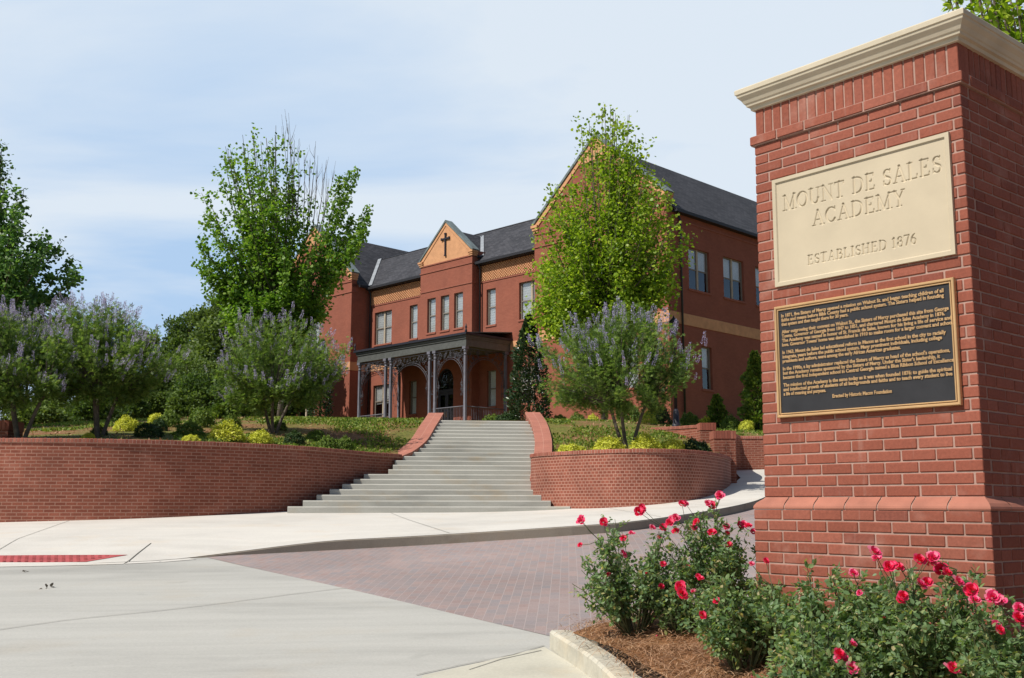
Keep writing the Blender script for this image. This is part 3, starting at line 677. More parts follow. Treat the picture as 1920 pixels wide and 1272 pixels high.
# ------------------------------------------------------------------ curved brick walls
def wall_strip(name, P, zb, zt, th, mats, parent, side=1, coping=True, over=.025, cop_h=.085, sub=None):
    """front face along P (list of xy), thickness th to the side; zb, zt functions of index; coping of standing bricks"""
    P = np.array(P, float); n = len(P)
    T = np.gradient(P, axis=0); T = T / np.linalg.norm(T, axis=1, keepdims=True)
    NR = np.stack([-T[:, 1], T[:, 0]], 1) * side      # away from the viewer
    L = np.concatenate([[0], np.cumsum(np.linalg.norm(np.diff(P, axis=0), axis=1))])
    ox, oy, oz = parent.location
    mb = MB()
    for i in range(n - 1):
        a, b = P[i], P[i + 1]; a2, b2 = P[i] + NR[i] * th, P[i + 1] + NR[i + 1] * th
        za0, zb0, za1, zb1 = zb(i), zb(i + 1), zt(i), zt(i + 1)
        if coping: za1 -= cop_h; zb1 -= cop_h
        q = [(a[0], a[1], za0), (b[0], b[1], zb0), (b[0], b[1], zb1), (a[0], a[1], za1)]
        mb.poly(q, [(L[i], za0), (L[i + 1], zb0), (L[i + 1], zb1), (L[i], za1)], smooth=True)
        q = [(b2[0], b2[1], zb0), (a2[0], a2[1], za0), (a2[0], a2[1], za1), (b2[0], b2[1], zb1)]
        mb.poly(q, [(L[i + 1], zb0), (L[i], za0), (L[i], za1), (L[i + 1], zb1)], smooth=True)
        if not coping:
            mb.poly([(a[0], a[1], za1), (b[0], b[1], zb1), (b2[0], b2[1], zb1), (a2[0], a2[1], za1)], [(L[i], 0), (L[i + 1], 0), (L[i + 1], th), (L[i], th)])
    for i, r in ((0, 0), (n - 1, 1)):
        a = P[i]; a2 = a + NR[i] * th; z1 = zt(i) - (cop_h if coping else 0)
        q = [(a[0], a[1], zb(i)), (a2[0], a2[1], zb(i)), (a2[0], a2[1], z1), (a[0], a[1], z1)]
        mb.poly(q if r else q[::-1])
    mb.shift((ox, oy, oz))
    wob = mb.build('wall', mats, parent)
    bb = bmesh.new(); bb.from_mesh(wob.data); bmesh.ops.remove_doubles(bb, verts=bb.verts, dist=1e-4); bb.to_mesh(wob.data); bb.free()
    wob.data.set_sharp_from_angle(angle=math.radians(40))
    if coping:   # individual bricks on edge along the top
        mb = MB(); core = MB()
        tot = L[-1]; cnt = int(tot / .0725)
        for k in range(cnt):
            s0 = k * tot / cnt + .0075; s1 = (k + 1) * tot / cnt - .0075
            zt_i = lambda s: np.interp(s, L, [zt(j) for j in range(n)])
            q = []
            for s in (s0, s1):
                x, yy = np.interp(s, L, P[:, 0]), np.interp(s, L, P[:, 1])
                nx, ny = np.interp(s, L, NR[:, 0]), np.interp(s, L, NR[:, 1]); z = zt_i(s)
                q.append(((x - nx * over, yy - ny * over), (x + nx * (th + over), yy + ny * (th + over)), z))
            (a, a2, za), (b, b2, zb_) = q
            j = random.uniform(-.003, .003)
            za += j; zb_ += j
            e = .012
            def lerp(p, r, u): return (p[0] + (r[0] - p[0]) * u, p[1] + (r[1] - p[1]) * u)
            tt = e / (th + 2 * over)
            ai, bi = lerp(a, a2, tt), lerp(b, b2, tt)
            lo = cop_h - .006
            mb.poly([(a[0], a[1], za - lo), (b[0], b[1], zb_ - lo), (b[0], b[1], zb_ - e), (a[0], a[1], za - e)])
            mb.poly([(a[0], a[1], za - e), (b[0], b[1], zb_ - e), (bi[0], bi[1], zb_), (ai[0], ai[1], za)])
            mb.poly([(ai[0], ai[1], za), (bi[0], bi[1], zb_), (b2[0], b2[1], zb_), (a2[0], a2[1], za)])
            mb.poly([(b2[0], b2[1], zb_ - lo), (a2[0], a2[1], za - lo), (a2[0], a2[1], za), (b2[0], b2[1], zb_)])
            mb.poly([(b[0], b[1], zb_ - lo), (b2[0], b2[1], zb_ - lo), (b2[0], b2[1], zb_), (bi[0], bi[1], zb_), (b[0], b[1], zb_ - e)])
            mb.poly([(a2[0], a2[1], za - lo), (a[0], a[1], za - lo), (a[0], a[1], za - e), (ai[0], ai[1], za), (a2[0], a2[1], za)])
        for i in range(n - 1):     # mortar bed between them
            a, b = P[i] - NR[i] * (over - .006), P[i + 1] - NR[i + 1] * (over - .006); a2, b2 = P[i] + NR[i] * (th + over - .006), P[i + 1] + NR[i + 1] * (th + over - .006)
            z0a, z0b, z1a, z1b = zt(i) - cop_h, zt(i + 1) - cop_h, zt(i) - .006, zt(i + 1) - .006
            mb.poly([(a[0], a[1], z0a), (b[0], b[1], z0b), (b[0], b[1], z1b), (a[0], a[1], z1a)], mi=1)
            mb.poly([(a[0], a[1], z1a), (b[0], b[1], z1b), (b2[0], b2[1], z1b), (a2[0], a2[1], z1a)], mi=1)
            mb.poly([(a2[0], a2[1], z0a), (a[0], a[1], z0a), (b[0], b[1], z0b), (b2[0], b2[1], z0b)], mi=1)
        mb.shift((ox, oy, oz))
        mb.build('coping', [MT['cope_brick'], MT['cope_mortar']], parent)
m, t = newmat('coping_brick')
g = N(t, 'ShaderNodeNewGeometry').outputs['Random Per Island']
co = N(t, 'ShaderNodeTexCoord').outputs['Object']
base = ramp(t, g, [(0.0, (0.25, 0.07, 0.045)), (0.5, (0.32, 0.10, 0.065)), (1.0, (0.38, 0.14, 0.095))])
base = mixc(t, 1.0, base, ramp(t, noise(t, co, 2.2, 6, 0.65), [(0.3, (0.75,) * 3), (0.7, (1.1,) * 3)]), 'MULTIPLY')
finish(t, base, 0.85, 0, noise(t, co, 60, 4), 0.2, 0.004)
MT['cope_brick'] = m
MT['cope_mortar'] = M_plain('coping_mortar', (0.52, 0.32, 0.25), 0.95, var=0.15, scale=10)
def M_capslope(name):
    m, t = newmat(name)
    co = N(t, 'ShaderNodeTexCoord').outputs['Object']
    uv = N(t, 'ShaderNodeUVMap').outputs[0]
    br = N(t, 'ShaderNodeTexBrick'); setin(br, Scale=1.0, Brick_Width=0.2, Row_Height=0.0677, Mortar_Size=0.006, Mortar_Smooth=0.4, Bias=0.0); br.offset = 0
    br.inputs['Color1'].default_value = (0.42, 0.155, 0.105, 1); br.inputs['Color2'].default_value = (0.36, 0.125, 0.085, 1); br.inputs['Mortar'].default_value = (0.5, 0.25, 0.185, 1)
    t.links.new(uv, br.inputs['Vector'])
    c = mixc(t, 1.0, br.outputs[0], ramp(t, noise(t, co, 1.7, 5, .6), [(0.3, (0.82,) * 3), (0.7, (1.08,) * 3)]), 'MULTIPLY')
    finish(t, c, 0.9, 0, noise(t, co, 60, 4), 0.2, 0.004)
    return m
MT['capslope'] = M_capslope('sloped_cap_brick')

wl = empty('retaining_wall', (-9, 21.2, -.3), label='long curving red brick retaining wall left of the concrete steps', cat='wall')
base_l = f_road(LWd[:, 0], LWd[:, 1]) - .1
wall_strip('wall', LWd, lambda i: base_l[i], lambda i: ZL, .32, MT['wall_brick'], wl)
# the flank that climbs beside the steps: side face, sloped cap
def flank(P, outer, h, parent, zs):
    P = np.array(P, float); n = len(P)
    T = np.gradient(P, axis=0); T /= np.linalg.norm(T, axis=1, keepdims=True)
    NR = np.stack([-T[:, 1], T[:, 0]], 1) * outer
    L = np.concatenate([[0], np.cumsum(np.linalg.norm(np.diff(P, axis=0), axis=1))])
    mb = MB(); cp = MB(); w = .42; ov = .02
    for i in range(n - 1):
        for s in (0, 1):
            pass
        a, b = P[i], P[i + 1]; za, zb = zs(a[1]) + h, zs(b[1]) + h
        A2, B2 = a + NR[i] * w, b + NR[i + 1] * w
        mb.poly([(a[0], a[1], za - 1.3), (b[0], b[1], zb - 1.3), (b[0], b[1], zb - .07), (a[0], a[1], za - .07)], [(L[i], za - 1.3), (L[i + 1], zb - 1.3), (L[i + 1], zb - .07), (L[i], za - .07)])
        mb.poly([(B2[0], B2[1], zb - 1.3), (A2[0], A2[1], za - 1.3), (A2[0], A2[1], za - .07), (B2[0], B2[1], zb - .07)], [(L[i + 1], zb - 1.3), (L[i], za - 1.3), (L[i], za - .07), (L[i + 1], zb - .07)])
        a1, b1 = a - NR[i] * ov, b - NR[i + 1] * ov; a3, b3 = a + NR[i] * (w + ov), b + NR[i + 1] * (w + ov)
        cp.poly([(a1[0], a1[1], za), (b1[0], b1[1], zb), (b3[0], b3[1], zb), (a3[0], a3[1], za)], [(0, L[i]), (0, L[i + 1]), (.4, L[i + 1]), (.4, L[i])])
        cp.poly([(a1[0], a1[1], za - .07), (b1[0], b1[1], zb - .07), (b1[0], b1[1], zb), (a1[0], a1[1], za)], [(L[i], 0), (L[i + 1], 0), (L[i + 1], .07), (L[i], .07)])
        cp.poly([(b3[0], b3[1], zb - .07), (a3[0], a3[1], za - .07), (a3[0], a3[1], za), (b3[0], b3[1], zb)], [(L[i], 0), (L[i + 1], 0), (L[i + 1], .07), (L[i], .07)])
        cp.poly([(a3[0], a3[1], za - .07), (b3[0], b3[1], zb - .07), (b1[0], b1[1], zb - .07), (a1[0], a1[1], za - .07)])
    for i, sgn in ((0, 1), (n - 1, -1)):
        a = P[i]; A2 = a + NR[i] * w; z = zs(a[1]) + h
        mb.poly([(a[0], a[1], z - 1.3), (A2[0], A2[1], z - 1.3), (A2[0], A2[1], z - .07), (a[0], a[1], z - .07)])
        a1 = a - NR[i] * ov; a3 = a + NR[i] * (w + ov)
        cp.poly([(a1[0], a1[1], z - .07), (a3[0], a3[1], z - .07), (a3[0], a3[1], z), (a1[0], a1[1], z)])
    mb.shift(parent.location); cp.shift(parent.location)
    mb.build('stair_flank', MT['wall_brick'], parent); cp.build('sloped_cap', MT['capslope'], parent)
flank(LFd, 1, .22, wl, zstair)
wr = empty('retaining_wall', (2.5, 23, -.1), label='drum shaped red brick retaining wall of short bricks right of the steps', cat='wall')
base_r = f_road(RWd[:, 0], RWd[:, 1]) - .1
wall_strip('wall', RWd, lambda i: base_r[i], lambda i: ZR, .32, MT['header_brick'], wr)
flank(RFd[::-1], -1, .22, wr, zstair)
# piers and far walls
def pier(x0, x1, y0, y1, z0, z1, label, cat='pier'):
    e = empty('brick_pier', ((x0 + x1) / 2, (y0 + y1) / 2, z0), label=label, cat=cat)
    mb = MB(); mb.box(x0, x1, y0, y1, z0, z1 - .2, skip='t'); mb.shift(e.location); mb.build('shaft', MT['wall_brick'], e)
    mb = MB(); nb = int((x1 - x0 + .03) / .07)
    for i in range(nb):
        a = x0 - .015 + i * (x1 - x0 + .03) / nb
        mb.box(a + .004, a + (x1 - x0 + .03) / nb - .004, y0 - .015, y1 + .015, z1 - .2, z1)
    mb.box(x0, x1, y0 + .0, y1 - .0, z1 - .2, z1 - .008, mi=1, skip='b')
    mb.shift(e.location); mb.build('coping', [MT['cope_brick'], MT['cope_mortar']], e)
    return e
pier(5.08, 5.62, 26.75, 27.3, .2, 1.95, 'dark brick pier rising at the right end of the drum shaped wall')
pier(5.14, 5.56, 29.0, 29.5, 1.3, 2.33, 'low brick pier in the planting bed with a sunlit left edge')
pier(-11.6, -10.72, 22.6, 23.3, .9, 1.87, 'dark brick pier behind the left end of the long wall')
e = empty('low_wall', (4.6, 30.5, 2), label='low sloping brick wall running back from the bed pier', cat='wall')
P_ = dense([(5.2, 29.3), (4.6, 30.6), (3.9, 32.0)], .3)
wall_strip('w', P_, lambda i: 1.6, lambda i: 2.30 + .012 * i, .3, MT['wall_brick'], e, side=-1)
e = empty('retaining_wall', (9, 33, 1), label='shaded brick retaining wall across the top of the driveway', cat='wall')
P_ = dense([(5.66, 27.25), (6.2, 29.5), (6.75, 33.0), (8.2, 33.1), (14, 32.35), (30, 31.4), (60, 31)], .5)
bz = f_road(P_[:, 0], P_[:, 1]) - .2
ztw = lambda i: float(np.interp(P_[i][1] if P_[i][0] < 6.8 else 33 + P_[i][0], [27.2, 33, 41, 47, 60, 93], [1.75, 2.42, 2.24, 2.35, 2.6, 3]))
wall_strip('w', P_, lambda i: bz[i], ztw, .32, MT['wall_brick'], e)

# ------------------------------------------------------------------ sign pillar (local x along the front, y inwards)
PR = np.array([2.565, 5.82]); _pu = np.array([2.565 - 1.632, 5.82 - 6.94]); PW = float(np.linalg.norm(_pu)); PU = _pu / PW; PN = np.array([-PU[1], PU[0]]); KS = PW / 1.41
PD = 0.95
p0 = PR - PU * PW
PZ = -1.05
pil = empty('brick_pillar', (p0[0], p0[1], PZ), math.atan2(PU[1], PU[0]), 'tall red brick entrance pillar with a moulded cream stone cap beside the roses', 'pillar')
def brick(mb, x0, x1, y0, y1, z0, z1, c=.004, j=.0012):
    """one brick with chamfered edges, y0 is its outer face"""
    r = lambda: random.uniform(-j, j)
    dx, dy, dz = r(), r() * 1.5, r()
    x0 += dx; x1 += dx; y0 += dy; y1 += dy; z0 += dz; z1 += dz
    P = []
    for (xa, xb, ya, yb, za, zb) in ((x0 + c, x1 - c, y0, y1, z0 + c, z1 - c), (x0, x1, y0 + c, y1 - c, z0 + c, z1 - c), (x0 + c, x1 - c, y0 + c, y1 - c, z0, z1)):
        P.append((xa, xb, ya, yb, za, zb))
    A, B, Cc = P
    def V(i, j_, k, t): 
        q = (A, B, Cc)[t]; return (q[i], q[2 + j_], q[4 + k])
    i0 = len(mb.v)
    idx = {}
    for i in (0, 1):
        for jj in (0, 1):
            for k in (0, 1):
                for t in (0, 1, 2):
                    idx[(i, jj, k, t)] = len(mb.v); mb.v.append(V(i, jj, k, t))
    def F(*q):
        mb.f.append([idx[x] for x in q]); mb.uv.append([(0, 0)] * len(q)); mb.mi.append(0); mb.sm.append(False)
    F((0, 0, 0, 0), (1, 0, 0, 0), (1, 0, 1, 0), (0, 0, 1, 0)); F((1, 1, 0, 0), (0, 1, 0, 0), (0, 1, 1, 0), (1, 1, 1, 0))
    F((0, 1, 0, 1), (0, 0, 0, 1), (0, 0, 1, 1), (0, 1, 1, 1)); F((1, 0, 0, 1), (1, 1, 0, 1), (1, 1, 1, 1), (1, 0, 1, 1))
    F((0, 0, 1, 2), (1, 0, 1, 2), (1, 1, 1, 2), (0, 1, 1, 2)); F((0, 1, 0, 2), (1, 1, 0, 2), (1, 0, 0, 2), (0, 0, 0, 2))
    for i in (0, 1):
        for jj in (0, 1):   # vertical edges
            q = [(i, jj, 0, 0), (i, jj, 0, 1), (i, jj, 1, 1), (i, jj, 1, 0)]
            F(*(q if (i == jj) else q[::-1]))
    for jj in (0, 1):
        for k in (0, 1):
            q = [(0, jj, k, 0), (1, jj, k, 0), (1, jj, k, 2), (0, jj, k, 2)]
            F(*(q if (jj != k) else q[::-1]))
    for i in (0, 1):
        for k in (0, 1):
            q = [(i, 0, k, 1), (i, 1, k, 1), (i, 1, k, 2), (i, 0, k, 2)]
            F(*(q if (i == k) else q[::-1]))
    for i in (0, 1):
        for jj in (0, 1):
            for k in (0, 1):
                q = [(i, jj, k, 0), (i, jj, k, 1), (i, jj, k, 2)]
                F(*(q if ((i + jj + k) % 2) else q[::-1]))
def course(mb, x0, x1, y0, y1, z0, z1, pat, BL, g=.0052, soldier=None):
    """ring of bricks round the rectangle"""
    cuts = lambda Lx, first: None
    def row(Lx, first, BL):
        xs = [0]; p_ = first
        while p_ < Lx - .04:
            xs.append(p_); p_ += BL
        xs.append(Lx); return xs
    th = .09
    for side in range(4):
        Lx = (x1 - x0) if side in (0, 2) else (y1 - y0)
        if soldier: n = round(Lx / soldier); xs = [Lx * i / n for i in range(n + 1)]
        else: xs = row(Lx, BL if (pat + side) % 2 == 0 else BL * .5, BL)
        if side in (1, 3) and len(xs) > 2: 
            pass
        for a, b in zip(xs[:-1], xs[1:]):
            a += g; b -= g
            if side in (1, 3):
                if a <= g + 1e-6: a = th + g
                if b >= Lx - g - 1e-6: b = Lx - th - g
                if b - a < .03: continue
            else:
                if a <= g + 1e-6: a = 0
                if b >= Lx - g - 1e-6: b = Lx
            if side == 0: brick(mb, x0 + a, x0 + b, y0, y0 + th, z0, z1)
            elif side == 2: brick(mb, x0 + a, x0 + b, y1 - th, y1, z0, z1)
            elif side == 1: brick(mb, x1 - th, x1, y0 + a, y0 + b, z0, z1)
            else: brick(mb, x0, x0 + th, y0 + a, y0 + b, z0, z1)
RH = .0675
mb = MB(); BL = PW / 6.75
LEAN = Matrix.Translation((p0[0] - .008, p0[1], PZ)) @ Matrix.Rotation(math.radians(.5), 4, 'Y') @ Matrix.Rotation(math.atan2(PU[1], PU[0]), 4, 'Z')
pil.matrix_basis = LEAN      # the pillar stands half a degree out of true
z = 0.075 - PZ; k = 0
z_top = 2.44 - PZ
nc = 35; rh = (z_top - z) / nc
for i in range(nc):
    course(mb, 0, PW, 0, PD, z + i * rh + .0045, z + (i + 1) * rh - .0045, i, BL)
# base courses below the bead
e = .05
for i in range(16):
    zz = 0.0 - PZ - (i + 1) * RH
    if zz < -.05: break
    course(mb, -e, PW + e, -e, PD + e, zz + .0045, zz + RH - .0045, i, BL)
# projecting band and soldier course
course(mb, -.022, PW + .022, -.022, PD + .022, 2.445 - PZ, 2.505 - PZ, 0, BL)
course(mb, .0 + .008, PW - .008, .008, PD - .008, 2.512 - PZ, 2.70 - PZ, 0, BL, soldier=.0675)
mb.build('brickwork', MT['pillar_brick'], pil)
mb = MB(); q = .006
mb.box(q, PW - q, q, PD - q, .075 - PZ, 2.44 - PZ, skip='bt')
mb.box(-e + q, PW + e - q, -e + q, PD + e - q, -.1, -.002 - PZ, skip='b')
mb.box(-.016, PW + .016, -.016, PD + .016, 2.44 - PZ, 2.508 - PZ)
mb.box(.014, PW - .014, .014, PD - .014, 2.508 - PZ, 2.70 - PZ)
mb.build('mortar_core', MT['mortar'], pil)
# rounded bead course (bullnose water table) cut in bricks
prof = [(-e, 0.0), (-e - .003, .010), (-e, .022), (-.038, .040), (-.018, .056), (-.004, .066), (.003, .076)]
mb = MB(); core = MB()
def ring_prof(mb, prof, breaks, g):
    for side in range(4):
        Lx = PW if side in (0, 2) else PD
        xs = [i * BL - .03 for i in range(int(Lx / BL) + 2)]; xs[0] = -1; xs = [x for x in xs if x < Lx - .05] + [9]
        for a, b in zip(xs[:-1], xs[1:]):
            prev = None
            for (o, zz) in prof:
                xa = o if a < -.5 else a + g; xb = Lx - o if b > 5 else b - g
                if side == 0: p, r = (xa, o), (xb, o)
                elif side == 1: p, r = (PW - o, xa), (PW - o, xb)
                elif side == 2: p, r = (PW - xa, PD - o), (PW - xb, PD - o)
                else: p, r = (o, PD - xa), (o, PD - xb)
                cur = ((p[0], p[1], zz - PZ), (r[0], r[1], zz - PZ))
                if prev:
                    mb.poly([prev[0], prev[1], cur[1], cur[0]])
                    mb.sm[-1] = False
                prev = cur
ring_prof(mb, prof, True, .0045)
mb.build('bullnose_course', M_plain('bullnose_brick', (0.385, 0.15, 0.10), 0.8, var=0.12, scale=6), pil)
mb = MB()
prev = None
for (o, zz) in [(o + .005, zz - .004 if zz > .03 else zz) for o, zz in prof]:
    cur = [(o, o, zz - PZ), (PW - o, o, zz - PZ), (PW - o, PD - o, zz - PZ), (o, PD - o, zz - PZ)]
    if prev:
        for i in range(4): mb.poly([prev[i], prev[(i + 1) % 4], cur[(i + 1) % 4], cur[i]])
    prev = cur
mb.build('bullnose_mortar', MT['mortar'], pil)
# moulded cap
cp = [(.01, 2.695), (-.012, 2.697), (-.016, 2.718), (-.034, 2.724), (-.038, 2.738), (-.046, 2.745), (-.058, 2.768), (-.078, 2.790), (-.080, 2.797), (-.081, 2.806), (-.089, 2.810), (-.091, 2.838), (-.086, 2.845), (.0, 2.862)]
mb = MB(); prev = None
for (o, zz) in cp:
    cur = [(o, o, zz - PZ), (PW - o, o, zz - PZ), (PW - o, PD - o, zz - PZ), (o, PD - o, zz - PZ)]
    if prev:
        for i in range(4): mb.poly([prev[i], prev[(i + 1) % 4], cur[(i + 1) % 4], cur[i]])
    prev = cur
mb.poly(prev); mb.poly([(.01, .01, 2.695 - PZ), (.01, PD - .01, 2.695 - PZ), (PW - .01, PD - .01, 2.695 - PZ), (PW - .01, .01, 2.695 - PZ)])
mb.build('cap', MT['caststone'], pil)

# engraved stone panel: a fine height field, letters cut into it
def seg_letters():
    G = {}
    T, t_ = .155, .055           # thick and thin stroke
    S = lambda x, y, w=.16: [(x - w, y, x + w, y, .05)]
    def arc(cx, cy, rx, ry, a0, a1, n=14, thick=T, thin=t_):
        out = []
        for i in range(n):
            u0 = math.radians(a0 + (a1 - a0) * i / n); u1 = math.radians(a0 + (a1 - a0) * (i + 1) / n)
            x0, y0, x1, y1 = cx + rx * math.cos(u0), cy + ry * math.sin(u0), cx + rx * math.cos(u1), cy + ry * math.sin(u1)
            um = (u0 + u1) / 2; w = thin + (thick - thin) * abs(math.cos(um)) ** 1.4
            out.append((x0, y0, x1, y1, w))
        return out
    G['M'] = (1.0, [(.12, 0, .14, 1, t_), (.14, 1, .5, .05, T), (.5, .05, .86, 1, t_), (.87, 0, .87, 1, T)] + S(.12, 0) + S(.87, 0, .18) + S(.08, 1, .1) + S(.93, 1, .1))
    G['O'] = (.86, arc(.43, .5, .36, .48, 0, 360, 28))
    G['U'] = (.86, [(.18, .3, .18, 1, T), (.72, .3, .72, 1, t_)] + arc(.45, .32, .27, .30, 180, 360, 12) + S(.18, 1, .18) + S(.72, 1, .14))
    G['N'] = (.88, [(.15, 0, .15, 1, t_), (.15, 1, .75, .02, T), (.75, 0, .75, 1, t_)] + S(.15, 0) + S(.1, 1, .12) + S(.75, 1))
    G['T'] = (.78, [(.39, 0, .39, 1, T), (.05, 1, .73, 1, .06), (.06, .82, .06, 1, .05), (.72, .82, .72, 1, .05)] + S(.39, 0, .2))
    G['D'] = (.86, [(.18, 0, .18, 1, T), (.05, 0, .4, 0, .055), (.05, 1, .4, 1, .055)] + arc(.38, .5, .38, .48, -90, 90, 16))
    G['E'] = (.72, [(.18, 0, .18, 1, T), (.04, 0, .62, 0, .06), (.04, 1, .6, 1, .06), (.18, .52, .46, .52, .055), (.62, 0, .65, .2, .05), (.6, 1, .6, .82, .05), (.46, .42, .46, .62, .05)])
    G['S'] = (.62, arc(.31, .74, .20, .23, 40, 250, 12, .1) + arc(.31, .26, .23, .24, -140, 75, 12, .12) + [(.2, .55, .42, .44, T), (.53, .72, .53, .98, .05), (.08, .02, .08, .3, .05)])
    G['A'] = (.86, [(.12, 0, .43, 1, t_), (.43, 1, .74, 0, T), (.24, .36, .62, .36, .05)] + S(.12, 0, .13) + S(.74, 0, .17))
    G['L'] = (.70, [(.18, 0, .18, 1, T), (.04, 0, .62, 0, .06), (.62, 0, .65, .24, .05)] + S(.18, 1, .18))
    G['C'] = (.82, arc(.44, .5, .35, .48, 38, 322, 24) + [(.74, .70, .74, 1, .05), (.74, 0, .74, .22, .04)])
    G['Y'] = (.82, [(.12, 1, .42, .46, T), (.70, 1, .42, .46, t_), (.42, 0, .42, .48, T)] + S(.12, 1) + S(.70, 1, .12) + S(.42, 0, .17))
    G['B'] = (.74, [(.18, 0, .18, 1, T), (.04, 0, .38, 0, .055), (.04, 1, .36, 1, .055), (.18, .53, .38, .53, .05)] + arc(.36, .765, .22, .235, -90, 90, 10) + arc(.38, .265, .27, .265, -90, 90, 10))
    G['I'] = (.40, [(.2, 0, .2, 1, T)] + S(.2, 0, .18) + S(.2, 1, .18))
    G['H'] = (.92, [(.18, 0, .18, 1, T), (.72, 0, .72, 1, T), (.18, .52, .72, .52, .05)] + S(.18, 0, .17) + S(.18, 1, .17) + S(.72, 0, .17) + S(.72, 1, .17))
    G['1'] = (.46, [(.24, 0, .24, 1, T), (.08, .86, .24, 1, .06)] + S(.24, 0, .17))
    G['8'] = (.60, arc(.3, .75, .19, .23, 0, 360, 18, .11) + arc(.3, .27, .24, .27, 0, 360, 18, .12))
    G['7'] = (.58, [(.06, 1, .54, 1, .08), (.54, 1, .24, 0, .12), (.06, .82, .06, 1, .05)])
    G['6'] = (.60, arc(.3, .3, .22, .30, 0, 360, 18, .13) + [(.09, .35, .16, .7, .13), (.16, .7, .32, .92, .1), (.32, .92, .46, 1, .07)])
    return G
GL = seg_letters()
def text_segments(s, cx, zb, h, width, sp=.10, spw=.42):
    w = 0
    for c in s: w += (spw if c == ' ' else GL[c][0] + sp)
    w -= sp
    sx = width / w; x = cx - width / 2; out = []
    for c in s:
        if c == ' ': x += spw * sx; continue
        gw, segs = GL[c]
        for (x0, y0, x1, y1, th) in segs: out.append((x + x0 * sx, zb + y0 * h, x + x1 * sx, zb + y1 * h, th * h * .5))
        x += (gw + sp) * sx
    return out
px0, px1, pz0, pz1 = PW - 1.268 * KS, PW - .074 * KS, 1.437, 2.163
cell = .0028
gx = np.arange(px0, px1 + cell / 2, cell); gz = np.arange(pz0, pz1 + cell / 2, cell)
XX, ZZ = np.meshgrid(gx, gz)
cxs = PW - .663 * KS
segs = text_segments('MOUNT DE SALES', cxs + .002, 1.938, .100, 1.065 * KS) + text_segments('ACADEMY', cxs - .008, 1.792, .096, .625 * KS) + text_segments('ESTABLISHED 1876', cxs - .002, 1.545, .060, .725 * KS)
dist = np.full(XX.shape, 1.0)
for (x0, y0, x1, y1, hw) in segs:
    m_ = hw + .01
    i0, i1 = np.searchsorted(gx, [min(x0, x1) - m_, max(x0, x1) + m_]); j0, j1 = np.searchsorted(gz, [min(y0, y1) - m_, max(y0, y1) + m_])
    X, Z = XX[j0:j1, i0:i1], ZZ[j0:j1, i0:i1]
    dx, dz = x1 - x0, y1 - y0; L2 = dx * dx + dz * dz + 1e-12
    u = np.clip(((X - x0) * dx + (Z - y0) * dz) / L2, 0, 1)
    d = np.hypot(X - x0 - u * dx, Z - y0 - u * dz) - hw
    dist[j0:j1, i0:i1] = np.minimum(dist[j0:j1, i0:i1], d)
cut = np.clip((-dist + .0012) / .0030, 0, 1) * .0085
brd = np.minimum(np.minimum(XX - px0, px1 - XX), np.minimum(ZZ - pz0, pz1 - ZZ))
rec = np.clip((brd - .026) / .003, 0, 1) * .010
Yp = -.021 + rec + np.where(brd > .03, cut, 0)
V = np.stack([XX, Yp, ZZ - PZ], -1).reshape(-1, 3)
ny, nx = XX.shape
ii = (np.arange(ny - 1)[:, None] * nx + np.arange(nx - 1)[None]).ravel()
F = np.stack([ii, ii + 1, ii + nx + 1, ii + nx], 1)
sp_ = empty('stone_panel', (p0[0], p0[1], PZ), pil.rotation_euler[2], 'cream stone panel engraved with the academy name, set in the pillar', 'sign'); sp_.matrix_basis = LEAN
link('engraved_face', npmesh('engraved_face', V, F), MT['stone'], sp_)
mb = MB(); mb.box(px0, px1, -.021, .02, pz0 - PZ, pz1 - PZ, skip='fk'); mb.build('panel_edge', MT['stone'], sp_)

# bronze plaque
q0, q1, qz0, qz1 = PW - 1.274 * KS, PW - .088 * KS, .578, 1.303
pq = empty('bronze_plaque', (p0[0], p0[1], PZ), pil.rotation_euler[2], 'dark plaque with raised bronze lettering and border below the stone panel', 'plaque'); pq.matrix_basis = LEAN
def frame(mb, a0, a1, z0, z1, w, y0, y1, ch):
    prof = [(0, y1), (0, y0 + ch), (ch, y0), (w - ch, y0), (w, y0 + ch), (w, y1)]
    prev = None
    for (o, y) in prof:
        cur = [(a0 + o, y, z0 + o), (a1 - o, y, z0 + o), (a1 - o, y, z1 - o), (a0 + o, y, z1 - o)]
        if prev:
            for i in range(4): mb.poly([prev[i], prev[(i + 1) % 4], cur[(i + 1) % 4], cur[i]][::1])
        prev = cur
mb = MB(); mb.box(q0 + .004, q1 - .004, -.022, -.004, qz0 + .004 - PZ, qz1 - .004 - PZ); mb.build('field', MT['plaque'], pq)
mb = MB()
frame(mb, q0, q1, qz0 - PZ, qz1 - PZ, .017, -.034, -.004, .004)
frame(mb, q0 + .021, q1 - .021, qz0 + .021 - PZ, qz1 - .021 - PZ, .008, -.030, -.02, .002)
mb.build('border', MT['bronze'], pq)
